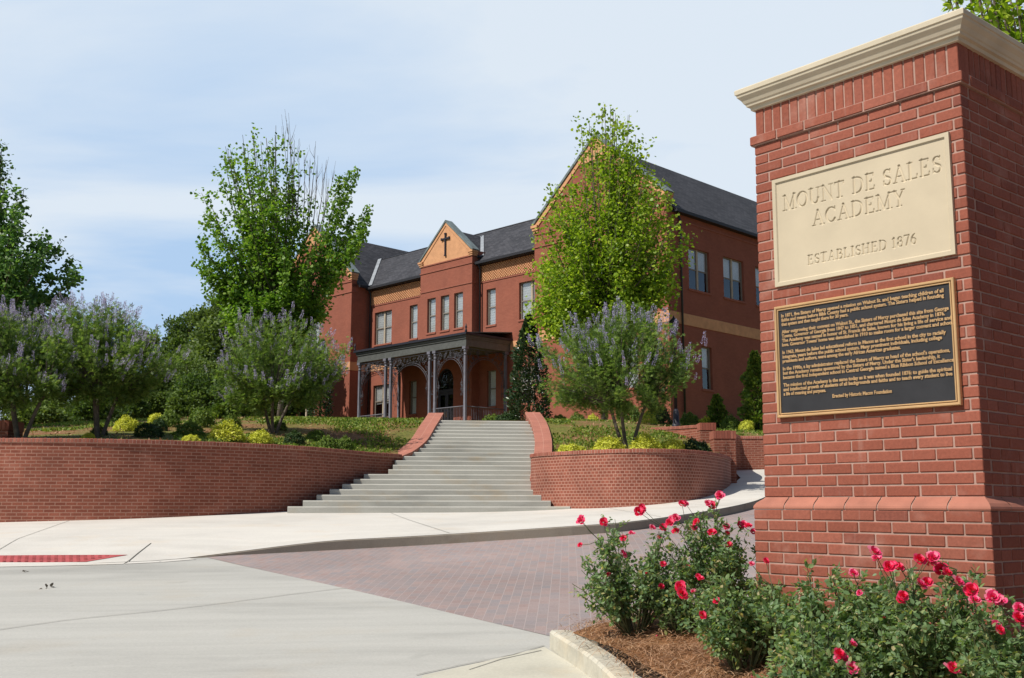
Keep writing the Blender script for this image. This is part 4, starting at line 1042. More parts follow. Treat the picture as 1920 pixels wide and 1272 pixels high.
LINES = ["In 1871, five Sisters of Mercy opened a mission on Walnut St. and began teaching children of all",
 "faiths and means before Bibb County had a public school system. The Sisters helped in founding",
 "that system and then taught there for 30 years.", "",
 "After outgrowing their convent on Walnut St., the Sisters of Mercy purchased this site from George",
 "Towns, Governor of Georgia from 1847 to 1851, and chartered Mount de Sales Academy in 1876.",
 "The Academy was named in honor of St. Francis de Sales, known for his living a life of service and",
 "love. Governor Towns' home was demolished in 1910 to make room for a larger convent and school.", "",
 "In 1963, Mount de Sales led educational reform in Macon as the first school in the city to racially",
 "integrate, years before the public school system. Many prominent individuals, including college",
 "presidents and authors, were among the early African American graduates.", "",
 "In the 1990s, a lay administrator replaced the Sisters of Mercy as head of the school's operations,",
 "but the Academy remains sponsored by the Sisters of Mercy. Under the Sister's leadership, it",
 "became the first independent school in Central Georgia named a Blue Ribbon School of Excellence.", "",
 "The mission of the Academy is the same today as it was when founded 1876: to guide the spiritual",
 "and intellectual growth of students of all backgrounds and faiths and to teach every student to live",
 "a life of meaning and purpose."]
WID = [.905, .905, .40, 0, .925, .905, .935, .945, 0, .905, .885, .675, 0, .92, .87, .94, 0, .925, .925, .255]
tm = MB()
def text_into(s, x, zz, width, size):
    cu = bpy.data.curves.new('txt', 'FONT'); cu.body = s; cu.size = size; cu.extrude = .0015; cu.offset = size * .028; cu.resolution_u = 2
    ob = bpy.data.objects.new('txt', cu); COL.objects.link(ob)
    bpy.context.view_layer.update()
    dg = bpy.context.evaluated_depsgraph_get()
    me = bpy.data.meshes.new_from_object(ob.evaluated_get(dg))
    vs = np.array([v.co[:] for v in me.vertices]); xs = vs[:, 0]
    sx = width / (xs.max() - xs.min())
    for v_ in range(0): pass
    base = len(tm.v)
    tm.v += [(x + (v[0] - xs.min()) * sx, -.0262 - v[2], zz + v[1]) for v in vs]
    for p_ in me.polygons:
        tm.f.append([base + i for i in p_.vertices]); tm.uv.append([(0, 0)] * len(p_.vertices)); tm.mi.append(0); tm.sm.append(False)
    bpy.data.objects.remove(ob); bpy.data.curves.remove(cu); bpy.data.meshes.remove(me)
zl = qz1 - .075 - PZ
for s, w in zip(LINES, WID):
    if s: text_into(s, q0 + .052, zl, w * (q1 - q0), .031); zl -= .0283
    else: zl -= .021
text_into('Erected by Historic Macon Foundation', q0 + .41, zl - .012, .40, .031)
tm.build('raised_lettering', MT['bronze'], pq)

# ------------------------------------------------------------------ the school
P0 = np.array([-2.08 * 56 / 48, 56.0]); ZB = 4.3
sch = empty('school_building', (P0[0], P0[1], ZB), -math.pi / 4, 'two storey red brick school with dark gabled roofs and an iron porch on the slope', 'building')
class LB(MB):
    def build(self, name, mat, parent=sch, loc=None):
        self.v = [(p[0], p[1], p[2] - ZB) for p in self.v]
        return MB.build(self, name, mat, parent, loc)
def panel(mb, O, U, L, z0, z1, holes, depth=.2):
    """wall in direction U from O (xy), outward normal = (U.y,-U.x); rectangular holes with reveals"""
    us = sorted({0, L} | {h[0] for h in holes} | {h[1] for h in holes}); zs = sorted({z0, z1} | {h[2] for h in holes} | {h[3] for h in holes})
    P = lambda u, z, d=0: (O[0] + U[0] * u - U[1] * d, O[1] + U[1] * u + U[0] * d, z)
    for i in range(len(us) - 1):
        for j in range(len(zs) - 1):
            um, zm = (us[i] + us[i + 1]) / 2, (zs[j] + zs[j + 1]) / 2
            if any(h[0] < um < h[1] and h[2] < zm < h[3] for h in holes): continue
            mb.poly([P(us[i], zs[j]), P(us[i + 1], zs[j]), P(us[i + 1], zs[j + 1]), P(us[i], zs[j + 1])], [(us[i], zs[j]), (us[i + 1], zs[j]), (us[i + 1], zs[j + 1]), (us[i], zs[j + 1])])
    for h in holes:
        a, b, c, d = h
        mb.poly([P(a, c), P(a, c, depth), P(a, d, depth), P(a, d)][::-1]); mb.poly([P(b, c), P(b, c, depth), P(b, d, depth), P(b, d)])
        mb.poly([P(a, d), P(a, d, depth), P(b, d, depth), P(b, d)][::-1]); mb.poly([P(a, c), P(a, c, depth), P(b, c, depth), P(b, c)])
ML = (-12.86, 3.3); BA0, BA1, BB, MBk, WB = -7.07, -2.49, 2.68, 3.27, 1.83
WL, WR = (-21.5, -12.86), (3.3, 11.97)
CB = (BA0 + BA1) / 2; ZE = 14.05
WIN = []      # (x, y, z, rot, width, height, double)
def holes_front(lst, a_off, b, rot=0.0):
    out = []
    for (a0, a1, z0, z1, dbl) in lst:
        out.append((a0 - a_off, a1 - a_off, z0, z1)); WIN.append((a0, b, z0, 0.0, a1 - a0, z1 - z0, dbl))
    return out
mb = LB(); zf = 3.2
# main wall left of the bay, right of the bay
h = holes_front([(-12.28, -10.55, 10.33, 12.43, 1), (-8.78, -8.03, 10.33, 12.43, 0), (-12.28, -10.55, 5.68, 7.73, 1), (-8.72, -8.03, 5.68, 7.73, 0)], -12.86, MBk)
panel(mb, (-12.86, MBk), (1, 0), BA0 + 12.86, zf, ZE, h)
h = holes_front([(-1.9, -1.15, 10.33, 12.43, 0), (0.72, 2.45, 10.33, 12.43, 1), (-1.84, -1.12, 5.68, 7.73, 0), (0.72, 2.45, 5.68, 7.73, 1)], BA1, MBk)
panel(mb, (BA1, MBk), (1, 0), 3.3 - BA1, zf, ZE, h)
# bay
h = holes_front([(-6.42, -5.66, 10.35, 12.43, 0), (-5.2, -4.46, 10.35, 12.43, 0), (-4.02, -3.26, 10.35, 12.43, 0)], BA0, BB)
DO0, DO1, DZ = CB - .76, CB + .76, 8.1
panel(mb, (BA0, BB), (1, 0), BA1 - BA0, zf, 14.8, h + [(DO0 - BA0, DO1 - BA0, 4.3, DZ)], .22)
for s in (-1, 1):     # filling between the square opening and its arch
    r = .76; zc = DZ - r; prev = None
    for i in range(9):
        t = math.radians(90 * i / 8); p = (CB + s * r * math.cos(t), zc + r * math.sin(t))
        if prev: 
            q = [(prev[0], BB, prev[1]), (CB + s * r, BB, DZ) , (p[0], BB, p[1])]
            mb.poly(q if s < 0 else q[::-1])
            q = [(prev[0], BB, prev[1]), (p[0], BB, p[1]), (p[0], BB + .22, p[1]), (prev[0], BB + .22, prev[1])]
            mb.poly(q if s > 0 else q[::-1])
        prev = p
panel(mb, (BA1, BB), (0, 1), 1.6, zf, 14.8, []); panel(mb, (BA0, BB + 1.6), (0, -1), 1.6, zf, 14.8, [])
mb.poly([(BA0, BB, 14.8), (BA1, BB, 14.8), (CB, BB, 16.86)])
mb.poly([(BA1, BB + .35, 14.4), (BA0, BB + .35, 14.4), (BA0, BB + .35, 14.8), (CB, BB + .35, 16.86), (BA1, BB + .35, 14.8)])
# wings
for (a0, a1), wl_, isR in ((WL, 0, False), (WR, 1, True)):
    c = (a0 + a1) / 2
    if isR: lst = [(6.3, 7.87, 5.72, 7.85, 1), (6.85, 8.42, 10.1, 12.43, 1), (9.3, 10.1, 5.72, 7.85, 0)]
    else: lst = [(-18.62, -16.9, 5.95, 7.88, 1), (-18.0, -16.3, 10.1, 12.43, 1)]
    h = holes_front(lst, a0, WB)
    panel(mb, (a0, WB), (1, 0), a1 - a0, zf, ZE, h)
    mb.poly([(a0, WB, ZE), (a1, WB, ZE), (a1, WB, 14.95), (c, WB, 18.82), (a0, WB, 14.95)])
    mb.poly([(a1, WB + .4, ZE), (a0, WB + .4, ZE), (a0, WB + .4, 14.95), (c, WB + .4, 18.82), (a1, WB + .4, 14.95)])
    for ae, d in ((a0, -1), (a1, 1)):
        q = [(ae, WB, ZE), (ae, WB + .4, ZE), (ae, WB + .4, 14.95), (ae, WB, 14.95)]
        mb.poly(q if d > 0 else q[::-1])
    if isR:
        hs = []
        for (b0, b1, z0, z1, dbl) in [(3.52, 5.28, 10.48, 12.55, 1), (6.48, 8.34, 10.48, 12.6, 1), (9.45, 11.25, 10.48, 12.55, 1), (12.6, 14.4, 10.48, 12.55, 1), (16, 17.8, 10.48, 12.55, 1), (4.4, 5.26, 5.7, 7.78, 0), (10.4, 12.2, 5.7, 7.78, 1), (16, 17.8, 5.7, 7.78, 1)]:
            hs.append((b0 - WB, b1 - WB, z0, z1)); WIN.append((a1, b0, z0, math.pi / 2, b1 - b0, z1 - z0, dbl))
        panel(mb, (a1, WB), (0, 1), 22, zf - .8, 14.25, hs)
        panel(mb, (a0, WB + 22), (0, -1), 22, zf, 14.25, [])
    else:
        panel(mb, (a1, WB), (0, 1), 22, zf, 14.25, []); panel(mb, (a0, WB + 22), (0, -1), 22, zf - 2, 14.25, [])
    panel(mb, (a1, WB + 22), (-1, 0), a1 - a0, zf, 14.25, [])
    mb.poly([(a1, WB + 22, 14.25), (a0, WB + 22, 14.25), (c, WB + 22, 18.4)])
panel(mb, (3.3, 9.0), (-1, 0), 16.2, zf, ZE, [])
mb.build('wall', MT['school'])

# roofs
def slab(mb, q, th=.09):
    n = (Vector(q[1]) - Vector(q[0])).cross(Vector(q[2]) - Vector(q[0])).normalized()
    if n.z < 0: q = q[::-1]; n = -n
    lo = [tuple(Vector(p) - n * th) for p in q]
    mb.poly(q); mb.poly(lo[::-1])
    for i in range(len(q)):
        j = (i + 1) % len(q); mb.poly([lo[i], lo[j], q[j], q[i]])
mb = LB()
slab(mb, [(-17.2, 2.95, 14.07), (7.6, 2.95, 14.07), (7.6, 6.05, 16.9), (-17.2, 6.05, 16.9)])
slab(mb, [(7.6, 9.15, 14.07), (-17.2, 9.15, 14.07), (-17.2, 6.05, 16.9), (7.6, 6.05, 16.9)])
mb.build('roof', MT['shingle'])
for (a0, a1) in (WL, WR):
    c = (a0 + a1) / 2; mb = LB()
    slab(mb, [(a1 + .28, WB + .38, 14.16), (a1 + .28, WB + 22.3, 14.16), (c, WB + 22.3, 18.48), (c, WB + .38, 18.48)])
    slab(mb, [(a0 - .28, WB + 22.3, 14.16), (a0 - .28, WB + .38, 14.16), (c, WB + .38, 18.48), (c, WB + 22.3, 18.48)])
    rf = mb.build('roof', MT['shingle'])
mb = LB()
slab(mb, [(BA1 + .14, BB + .33, 14.42), (BA1 + .14, 7, 14.42), (CB, 7, 16.5), (CB, BB + .33, 16.5)])
slab(mb, [(BA0 - .14, 7, 14.42), (BA0 - .14, BB + .33, 14.42), (CB, BB + .33, 16.5), (CB, 7, 16.5)])
mb.build('roof', MT['shingle'])
# ridge cap
mb = LB(); mb.tube([(-15.2, 6.05, 16.9), (5.6, 6.05, 16.9)], .05, 6); mb.build('ridge_cap', MT['gutter'])
# valley flashings (metal strips lying in the valleys)
def valley(p, q, w=.15, name='valley_flashing'):
    p, q = Vector(p), Vector(q); mb = LB()
    d = (q - p).normalized(); s = d.cross(Vector((0, -.45, 1))).normalized() * w
    u = Vector((0, -.02, .05))
    mb.poly([tuple(p - s + u), tuple(p + s + u), tuple(q + s + u), tuple(q - s + u)]); mb.poly([tuple(q - s), tuple(q + s), tuple(p + s), tuple(p - s)])
    mb.build(name, MT['flash'])
wing_c = (WL[0] + WL[1]) / 2; sl = (18.48 - 14.16) / ((WL[1] - WL[0]) / 2 + .28)
av = WL[1] + .28 - (16.9 - 14.16) / sl
valley((WL[1] + .28, 3.05, 14.2), (av, 6.05, 16.95))
av2 = WR[0] - .28 + (16.9 - 14.16) / sl
valley((WR[0] - .28, 3.05, 14.2), (av2, 6.05, 16.95))
slb = (16.5 - 14.42) / ((BA1 - BA0) / 2 + .14)
bv = 2.95 + (14.42 - 14.07) / .913
for s in (-1, 1):
    ae = CB + s * ((BA1 - BA0) / 2 + .14)
    valley((ae, bv, 14.46), (CB, 2.95 + (16.5 - 14.07) / .913, 16.52), .12)
# copings on the gables, kneelers, trims
def rake(name, mat, c, half, zf_, za, b0, b1, th, drop=0.0, out=.06):
    mb = LB()
    for s in (-1, 1):
        p = Vector((c + s * (half + out), 0, zf_ - drop)); q = Vector((c, 0, za - drop))
        d = (q - p).normalized(); n = Vector((-d.z, 0, d.x)) * (1 if s > 0 else -1)
        if n.z < 0: n = -n
        P = [p, q, q + Vector((0, 0, th / max(n.z, .3))), p + n * th]
        f = [(v.x, b0, v.z) for v in P]; k = [(v.x, b1, v.z) for v in P]
        if s < 0: mb.poly(f); mb.poly(k[::-1])
        else: mb.poly(f[::-1]); mb.poly(k)
        for i in range(4):
            j = (i + 1) % 4; qd = [f[i], k[i], k[j], f[j]]; mb.poly(qd if s < 0 else qd[::-1])
    mb.build(name, mat)
hb = (BA1 - BA0) / 2; hw = (WL[1] - WL[0]) / 2
rake('gable_coping', MT['coping'], CB, hb, 14.76, 16.86, BB - .09, BB + .45, .10)
rake('gable_trim', MT['buff'], CB, hb - .02, 14.76, 16.86, BB - .045, BB - .002, .16, .215, 0)
for (a0, a1) in (WL, WR):
    c = (a0 + a1) / 2
    rake('gable_coping', MT['coping'], c, hw, 14.91, 18.82, WB - .11, WB + .52, .12)
    rake('gable_trim', MT['buff'], c, hw - .02, 14.91, 18.82, WB - .05, WB - .002, .22, .30, 0)
    mb = LB(); mb.poly([(c - 1.1, WB - .012, 17.55), (c + 1.1, WB - .012, 17.55), (c, WB - .012, 18.5)]); mb.build('gable_peak', MT['buff'])
mb = LB(); mb.poly([(BA0 + .02, BB - .012, 14.5), (BA1 - .02, BB - .012, 14.5), (BA1 - .02, BB - .012, 14.72), (CB, BB - .012, 16.7), (BA0 + .02, BB - .012, 14.72)]); mb.build('tympanum', MT['buff'])
mb = LB()
for (ae, s) in ((BA0, -1), (BA1, 1)):
    mb = LB()
    for (o, z0, z1) in ((.06, 14.46, 14.56), (.10, 14.56, 14.66), (.14, 14.66, 14.76)):
        x0, x1 = (ae - o, ae + .25) if s < 0 else (ae - .25, ae + o)
        mb.box(x0, x1, BB - o, BB + .36, z0, z1)
    mb.build('kneeler', MT['buff'])
for (a0, a1) in (WL, WR):
    for (ae, s) in ((a0, -1), (a1, 1)):
        mb = LB()
        for (o, z0, z1) in ((.05, 14.5, 14.63), (.10, 14.63, 14.77), (.15, 14.77, 14.91)):
            x0, x1 = (ae - o, ae + .3) if s < 0 else (ae - .3, ae + o)
            mb.box(x0, x1, WB - o, WB + .41, z0, z1)
        mb.build('kneeler', MT['buff'])
mb = LB()       # projecting string courses
for (z0, z1) in ((12.84, 12.92), (14.0, 14.08), (14.43, 14.5)):
    mb.box(BA0 - .035, BA1 + .035, BB - .04, BB + .3, z0, z1)
for (a0, a1) in (WL, WR):
    for (z0, z1) in ((13.68, 13.76), (14.36, 14.44)): mb.box(a0 - .04, a1 + .04, WB - .045, WB + .3, z0, z1)
mb.box(WR[1] - .2, WR[1] + .04, WB + .3, WB + 22, 13.68, 13.76)
for (a0, a1) in ((-12.86, BA0), (BA1, 3.3)):
    mb.box(a0, a1, MBk - .035, MBk + .1, 12.86, 12.94)
mb.build('string_course', MT['redtrim'])
mb = LB()       # buff belt course
for (a0, a1) in (WL, WR): mb.box(a0 - .03, a1 + .03, WB - .03, WB + .2, 8.66, 9.2); mb.box(a1 - .1, a1 + .03, WB + .2, (MBk if a1 < 0 else WB + 21.9), 8.66, 9.2); mb.box(a0 - .03, a0 + .1, WB + .2, MBk if a0 > 0 else WB + 21.9, 8.66, 9.2)
mb.box(-12.83, BA0, MBk - .03, MBk + .1, 8.66, 9.2); mb.box(BA1, 3.27, MBk - .03, MBk + .1, 8.66, 9.2)
mb.box(BA0 - .03, BA1 + .03, BB - .03, BB + .1, 8.66, 9.2)
mb.build('belt_course', MT['buff'])
mb = LB(); tm2 = LB()   # lattice frieze below the eaves
for (a0, a1) in ((-12.8, BA0 - .02), (BA1 + .02, 3.25)):
    mb = LB(); tm2 = LB(); mb.box(a0, a1, MBk - .012, MBk + .05, 12.95, 13.86)
    nrow = 11; dz = .91 / nrow; w = .20
    for r_ in range(nrow):
        x = a0 + (w * .5 if r_ % 2 else 0)
        while x < a1 - .02:
            tm2.box(x, min(x + w * .62, a1), MBk - .055, MBk - .012, 12.95 + r_ * dz + .008, 12.95 + (r_ + 1) * dz - .012, skip='k'); x += w
    fz = mb.build('frieze', MT['buff_dark']); tm2.build('frieze_bricks', MT['buff'], fz)
mb = LB()       # gutters and fascia
for (a0, a1) in ((-12.7, BA0 - .0), (BA1 + .0, 3.15)):
    mb = LB(); mb.box(a0, a1, 2.83, 2.97, 13.93, 14.08); mb.box(a0, a1, 2.96, 3.27, 13.90, 14.0); mb.build('gutter', MT['gutter'])
for bxs in ([(WR[1] + .2, WR[1] + .34, WB + .4, WB + 22.2, 14.02, 14.17), (WR[1], WR[1] + .21, WB + .4, WB + 22.2, 14.03, 14.1)], [(WL[1] + .2, WL[1] + .34, WB + .4, 3.0, 14.02, 14.17)], [(WR[0] - .34, WR[0] - .2, WB + .4, 3.0, 14.02, 14.17)]):
    mb = LB()
    for q in bxs: mb.box(*q)
    mb.build('gutter', MT['gutter'])
for (x, y) in ((-12.62, 3.15), (BA1 + .2, 3.12), (WR[1] + .12, 2.75)):
    mb = LB(); mb.tube([(x, y - .2, 14.0), (x, y, 13.7), (x, y, 4.4 if x != BA1 + .2 else 9.7)], .055, 8); mb.build('downspout', MT['gutter'])
mb = LB()       # cross
mb.box(CB - .045, CB + .045, BB - .1, BB - .03, 14.83, 16.15); mb.box(CB - .34, CB + .34, BB - .105, BB - .025, 15.80, 15.89)
for (x, z, w_, h_) in ((CB, 16.15, .07, .04), (CB - .34, 15.845, .035, .075), (CB + .34, 15.845, .035, .075), (CB, 14.83, .07, .04)):
    mb.box(x - w_, x + w_, BB - .11, BB - .02, z - h_, z + h_)
mb.build('cross', MT['darkiron'])

# windows
WPROTO = {}
def make_window(w, h, dbl):
    mb = MB(); fr = .055; dp = .13
    mb.box(0, fr, dp, dp + .07, 0, h); mb.box(w - fr, w, dp, dp + .07, 0, h); mb.box(fr, w - fr, dp, dp + .07, h - fr, h); mb.box(fr, w - fr, dp, dp + .07, 0, fr)
    mb.box(fr, w - fr, dp + .008, dp + .062, h * .5 - .03, h * .5 + .03)
    segs_ = [(fr, w - fr)] if not dbl else [(fr, w / 2 - .06), (w / 2 + .06, w - fr)]
    for a, b in segs_:       # sash stiles
        mb.box(a, a + .035, dp + .015, dp + .055, fr, h - fr); mb.box(b - .035, b, dp + .015, dp + .055, fr, h - fr)
    f = mb.mesh('window_frame')
    mul = None
    if dbl: m2 = MB(); m2.box(w / 2 - .06, w / 2 + .06, dp - .01, dp + .075, 0, h); mul = m2.mesh('mullion')
    g_ = MB(); g_.poly([(fr, dp + .035, fr), (w - fr, dp + .035, fr), (w - fr, dp + .035, h - fr), (fr, dp + .035, h - fr)])
    s_ = MB(); s_.box(-.06, w + .06, -.05, .1, -.10, -.001)
    return f, mul, g_.mesh('pane'), s_.mesh('sill')
wi = 0
for (x, y, z0, rz, w, h, dbl) in WIN:
    key = (round(w, 2), round(h, 2), dbl)
    if key not in WPROTO:
        f, mul, g_, s_ = make_window(w, h, dbl)
        f.materials.append(MT['sash']); g_.materials.append(MT['glass']); s_.materials.append(MT['redtrim'])
        if mul: mul.materials.append(MT['mullion'])
        WPROTO[key] = (f, mul, g_, s_)
    f, mul, g_, s_ = WPROTO[key]
    wo = bpy.data.objects.new('window', f); COL.objects.link(wo); wo.parent = sch; wo.location = (x, y, z0 - ZB); wo.rotation_euler = (0, 0, rz)
    for nm, me in (('mullion', mul), ('pane', g_), ('sill', s_)):
        if me:
            c = bpy.data.objects.new(nm, me); COL.objects.link(c); c.parent = wo
    drop = [0.97, .97, .55, .97, .97, .97, .97, .6, .97][wi % 9]
    if rz: drop = .45
    mb = MB(); segs_ = [(.08, w - .08)] if not dbl else [(.08, w / 2 - .07), (w / 2 + .07, w - .08)]
    for a, b in segs_:
        n_ = 14; hb_ = h * drop
        for i in range(n_):
            z_ = h - .05 - hb_ * i / n_
            mb.poly([(a, .205, z_ - hb_ / n_), (b, .205, z_ - hb_ / n_), (b, .215, z_), (a, .215, z_)])
    mb.build('blind', MT['blind'], wo)
    mb = MB(); mb.box(-.0, w + .0, .3, .9, 0, h, skip='f'); mb.build('room_behind', MT['room'], wo)
    wi += 1

# door
dr = LB(); y = BB + .14; r = .70; zc = DZ - .76
dr.box(DO0, DO0 + .07, y, y + .08, 4.3, zc); dr.box(DO1 - .07, DO1, y, y + .08, 4.3, zc); dr.box(DO0 + .07, DO1 - .07, y, y + .08, 6.72, 6.88)
for i in range(16):
    t0, t1 = math.radians(180 * i / 16), math.radians(180 * (i + 1) / 16)
    o = [(CB + rr * math.cos(t), zc + rr * math.sin(t)) for t in (t0, t1) for rr in (.69, .76)]
    dr.poly([(o[0][0], y, o[0][1]), (o[2][0], y, o[2][1]), (o[3][0], y, o[3][1]), (o[1][0], y, o[1][1])][::-1])
    dr.poly([(o[0][0], y, o[0][1]), (o[0][0], y + .08, o[0][1]), (o[2][0], y + .08, o[2][1]), (o[2][0], y, o[2][1])])
# tracery of the fanlight
for i in range(1, 6):
    t = math.radians(180 * i / 6); dr.tube([(CB, y + .04, zc - .1), (CB + .7 * math.cos(t), y + .04, zc + .7 * math.sin(t))], .014, 5)
for cx, cz, rr in ((CB, zc + .33, .22), (CB - .4, zc + .12, .17), (CB + .4, zc + .12, .17), (CB - .2, zc - .12, .12), (CB + .2, zc - .12, .12)):
    dr.tube([(cx + rr * math.cos(math.radians(a)), y + .03, cz + rr * math.sin(math.radians(a))) for a in range(0, 361, 30)], .016, 5, cap=False)
door = dr.build('door_frame', MT['door'])
for s in (0, 1):
    a0 = CB - .69 + s * .69 + .005; a1 = a0 + .68; lf = LB()
    for (x0, x1, z0, z1) in ((a0, a0 + .13, 4.32, 6.71), (a1 - .13, a1, 4.32, 6.71), (a0 + .13, a1 - .13, 4.32, 4.95), (a0 + .13, a1 - .13, 6.55, 6.71)): lf.box(x0, x1, y + .02, y + .07, z0, z1)
    d = lf.build('door', MT['door'])
    g_ = LB(); g_.poly([(a0 + .13, y + .045, 4.95), (a1 - .13, y + .045, 4.95), (a1 - .13, y + .045, 6.55), (a0 + .13, y + .045, 6.55)]); g_.build('pane', MT['glass'], d)
    hd = LB(); xh = a1 - .06 if s == 0 else a0 + .06; hd.tube([(xh, y + .02, 5.25), (xh, y - .04, 5.28), (xh, y - .04, 5.55), (xh, y + .02, 5.58)], .012, 6); hd.build('door_handle', MT['bronze'], d)
g_ = LB(); g_.poly([(CB + .7 * math.cos(math.radians(a)), y + .05, zc + .7 * math.sin(math.radians(a))) for a in range(0, 181, 15)] + [(CB - .7, y + .05, 6.88), (CB + .7, y + .05, 6.88)]); g_.build('fanlight', MT['glass'], door)
g_ = LB(); g_.box(DO0, DO1, BB + .5, BB + .9, 4.3, DZ, skip='f'); g_.build('hall_behind', MT['room'], door)

# porch
PA0, PA1 = -9.42, -.03
mb = LB(); mb.box(PA0 - .2, PA1 + .2, -.2, MBk, 3.2, 4.3); mb.build('porch_floor', MT['step'])
mb = LB()
def belt(mb, z0, z1, o, inner=.12):
    mb.box(PA0 - o, PA1 + o, -o, inner, z0, z1)
    mb.box(PA0 - o, PA0 + inner, inner, MBk, z0, z1); mb.box(PA1 - inner, PA1 + o, inner, MBk, z0, z1)
belt(mb, 8.60, 8.74, .10); belt(mb, 8.74, 9.0, .08); belt(mb, 9.0, 9.08, .13); belt(mb, 9.08, 9.2, .17)
mb.build('porch_cornice', MT['cornice'])
mb = LB(); belt(mb, 9.2, 9.32, .27, -.1)
mb.build('porch_gutter', MT['darkiron'])
mb = LB(); q = [(PA0 - .2, -.2, 9.33), (PA1 + .2, -.2, 9.33), (PA1 + .2, MBk, 9.72), (PA0 - .2, MBk, 9.72)]; slab(mb, q, .04); mb.build('porch_roof', MT['coping'])
mb = LB(); mb.poly([(PA0, 0, 8.66), (PA0, MBk, 8.66), (PA1, MBk, 8.66), (PA1, 0, 8.66)]); mb.build('porch_ceiling', MT['cornice'])
def column(a, b):
    mb = LB()
    mb.box(a - .11, a + .11, b - .11, b + .11, 4.3, 4.5); mb.tube([(a, b, 4.5), (a, b, 4.6), (a, b, 4.62), (a, b, 8.15)], [.10, .10, .078, .068], 12)
    mb.box(a - .07, a + .07, b - .07, b + .07, 4.62, 8.1)
    mb.tube([(a, b, 8.12), (a, b, 8.16), (a, b, 8.2), (a, b, 8.3), (a, b, 8.34), (a, b, 8.45)], [.08, .11, .08, .08, .12, .10], 12)
    mb.box(a - .13, a + .13, b - .13, b + .13, 8.45, 8.60)
    mb.build('porch_column', MT['iron'])
COLS = [-9.36, -6.88, -6.40, -2.98, -2.52, -.08]
for a in COLS: column(a, 0)
column(-9.36, 3.0); column(-.08, 3.0); column(-6.88, 3.0)
def lace(p, q, arch=True):
    """cast iron spandrel between points p and q (xy): double arch with scrolls above"""
    p, q = Vector((p[0], p[1], 0)), Vector((q[0], q[1], 0)); L = (q - p).length; d = (q - p) / L
    rs = random.Random(int(L * 1000) + int(p.x * 10))
    P = lambda u, z: tuple(p + d * u + Vector((0, 0, z)))
    mb = LB(); zt, zs = 8.42, 6.55; zm = 8.02
    mb.tube([P(0, 8.5), P(L, 8.5)], .025, 6)
    w = L / 2
    inner = lambda t, k: (w - (w - .06 + k) * math.cos(t), zs + (zm - zs + k) * math.sin(t))
    for k in (0, .11):
        mb.tube([P(min(max(inner(math.radians(a), k)[0], .02), L - .02), inner(math.radians(a), k)[1]) for a in range(0, 181, 9)], .017, 5, cap=False)
    for a in range(9, 180, 11):
        t = math.radians(a); x0, z0 = inner(t, 0); x1, z1 = inner(t, .11); mb.tube([P(x0, z0), P(x1, z1)], .010, 4)
    for i in range(300):
        u = rs.uniform(.06, L - .06); z = rs.uniform(6.0, 8.45)
        ct = (u - w) / (w + .05)
        zarc = zs + (zm - zs + .13) * math.sqrt(max(0, 1 - ct * ct))
        if z < zarc and not (min(u, L - u) < .24 and z < 6.7 and z > 5.9): continue
        rr = rs.uniform(.05, .11); a0 = rs.uniform(0, 360); sw = rs.choice((-1, 1))
        mb.tube([P(u + rr * (1 - .06 * j) * math.cos(math.radians(a0 + sw * 34 * j)), z + rr * (1 - .06 * j) * math.sin(math.radians(a0 + sw * 34 * j))) for j in range(11)], .013, 4, cap=False)
    for s in (0, 1):      # slender pendants down the columns
        u = .20 if s == 0 else L - .20
        mb.tube([P(u, 5.9), P(u, 6.9)], .010, 4)
    mb.build('iron_spandrel', MT['laceiron'])
lace((-9.28, 0), (-6.96, 0)); lace((-6.32, 0), (-3.06, 0)); lace((-2.44, 0), (-.16, 0)); lace((-.08, .1), (-.08, 2.9)); lace((-9.36, .1), (-9.36, 2.9))
def narrow(a0, a1):
    mb = LB()
    for z in (5.2, 6.2, 7.2, 8.1):
        mb.tube([(a0, 0, z), (a1, 0, z)], .018, 5); mb.tube([(((a0 + a1) / 2) + .09 * math.cos(math.radians(t)), 0, z + .12 + .09 * math.sin(math.radians(t))) for t in range(0, 361, 40)], .012, 4, cap=False)
    mb.build('iron_bracket', MT['laceiron'])
narrow(-6.8, -6.48); narrow(-2.9, -2.6)
def rail(p, q):
    p, q = Vector((p[0], p[1], 0)), Vector((q[0], q[1], 0)); L = (q - p).length; n = int(L / .12)
    mb = LB(); up = Vector((0, 0, 1))
    mb.tube([tuple(p + up * 5.4), tuple(q + up * 5.4)], .028, 6); mb.tube([tuple(p + up * 4.4), tuple(q + up * 4.4)], .018, 6)
    for i in range(1, n):
        c = p.lerp(q, i / n); mb.tube([tuple(c + up * 4.4), tuple(c + up * 5.4)], .009, 4, cap=False)
    mb.build('porch_railing', MT['iron'])
rail((-9.28, 0), (-6.96, 0)); rail((-2.44, 0), (-.16, 0)); rail((-.08, .1), (-.08, 2.95)); rail((-9.36, .1), (-9.36, 2.95))
for (x, y) in ((PA0 - .2, -.2), (PA1 + .2, -.2)):
    mb = LB(); mb.tube([(x, y, 9.3), (x, y, 9.42), (x, y, 9.5), (x, y, 9.58), (x, y, 9.66), (x, y, 9.8)], [.07, .07, .03, .075, .04, .005], 8); mb.build('finial', MT['darkiron'])

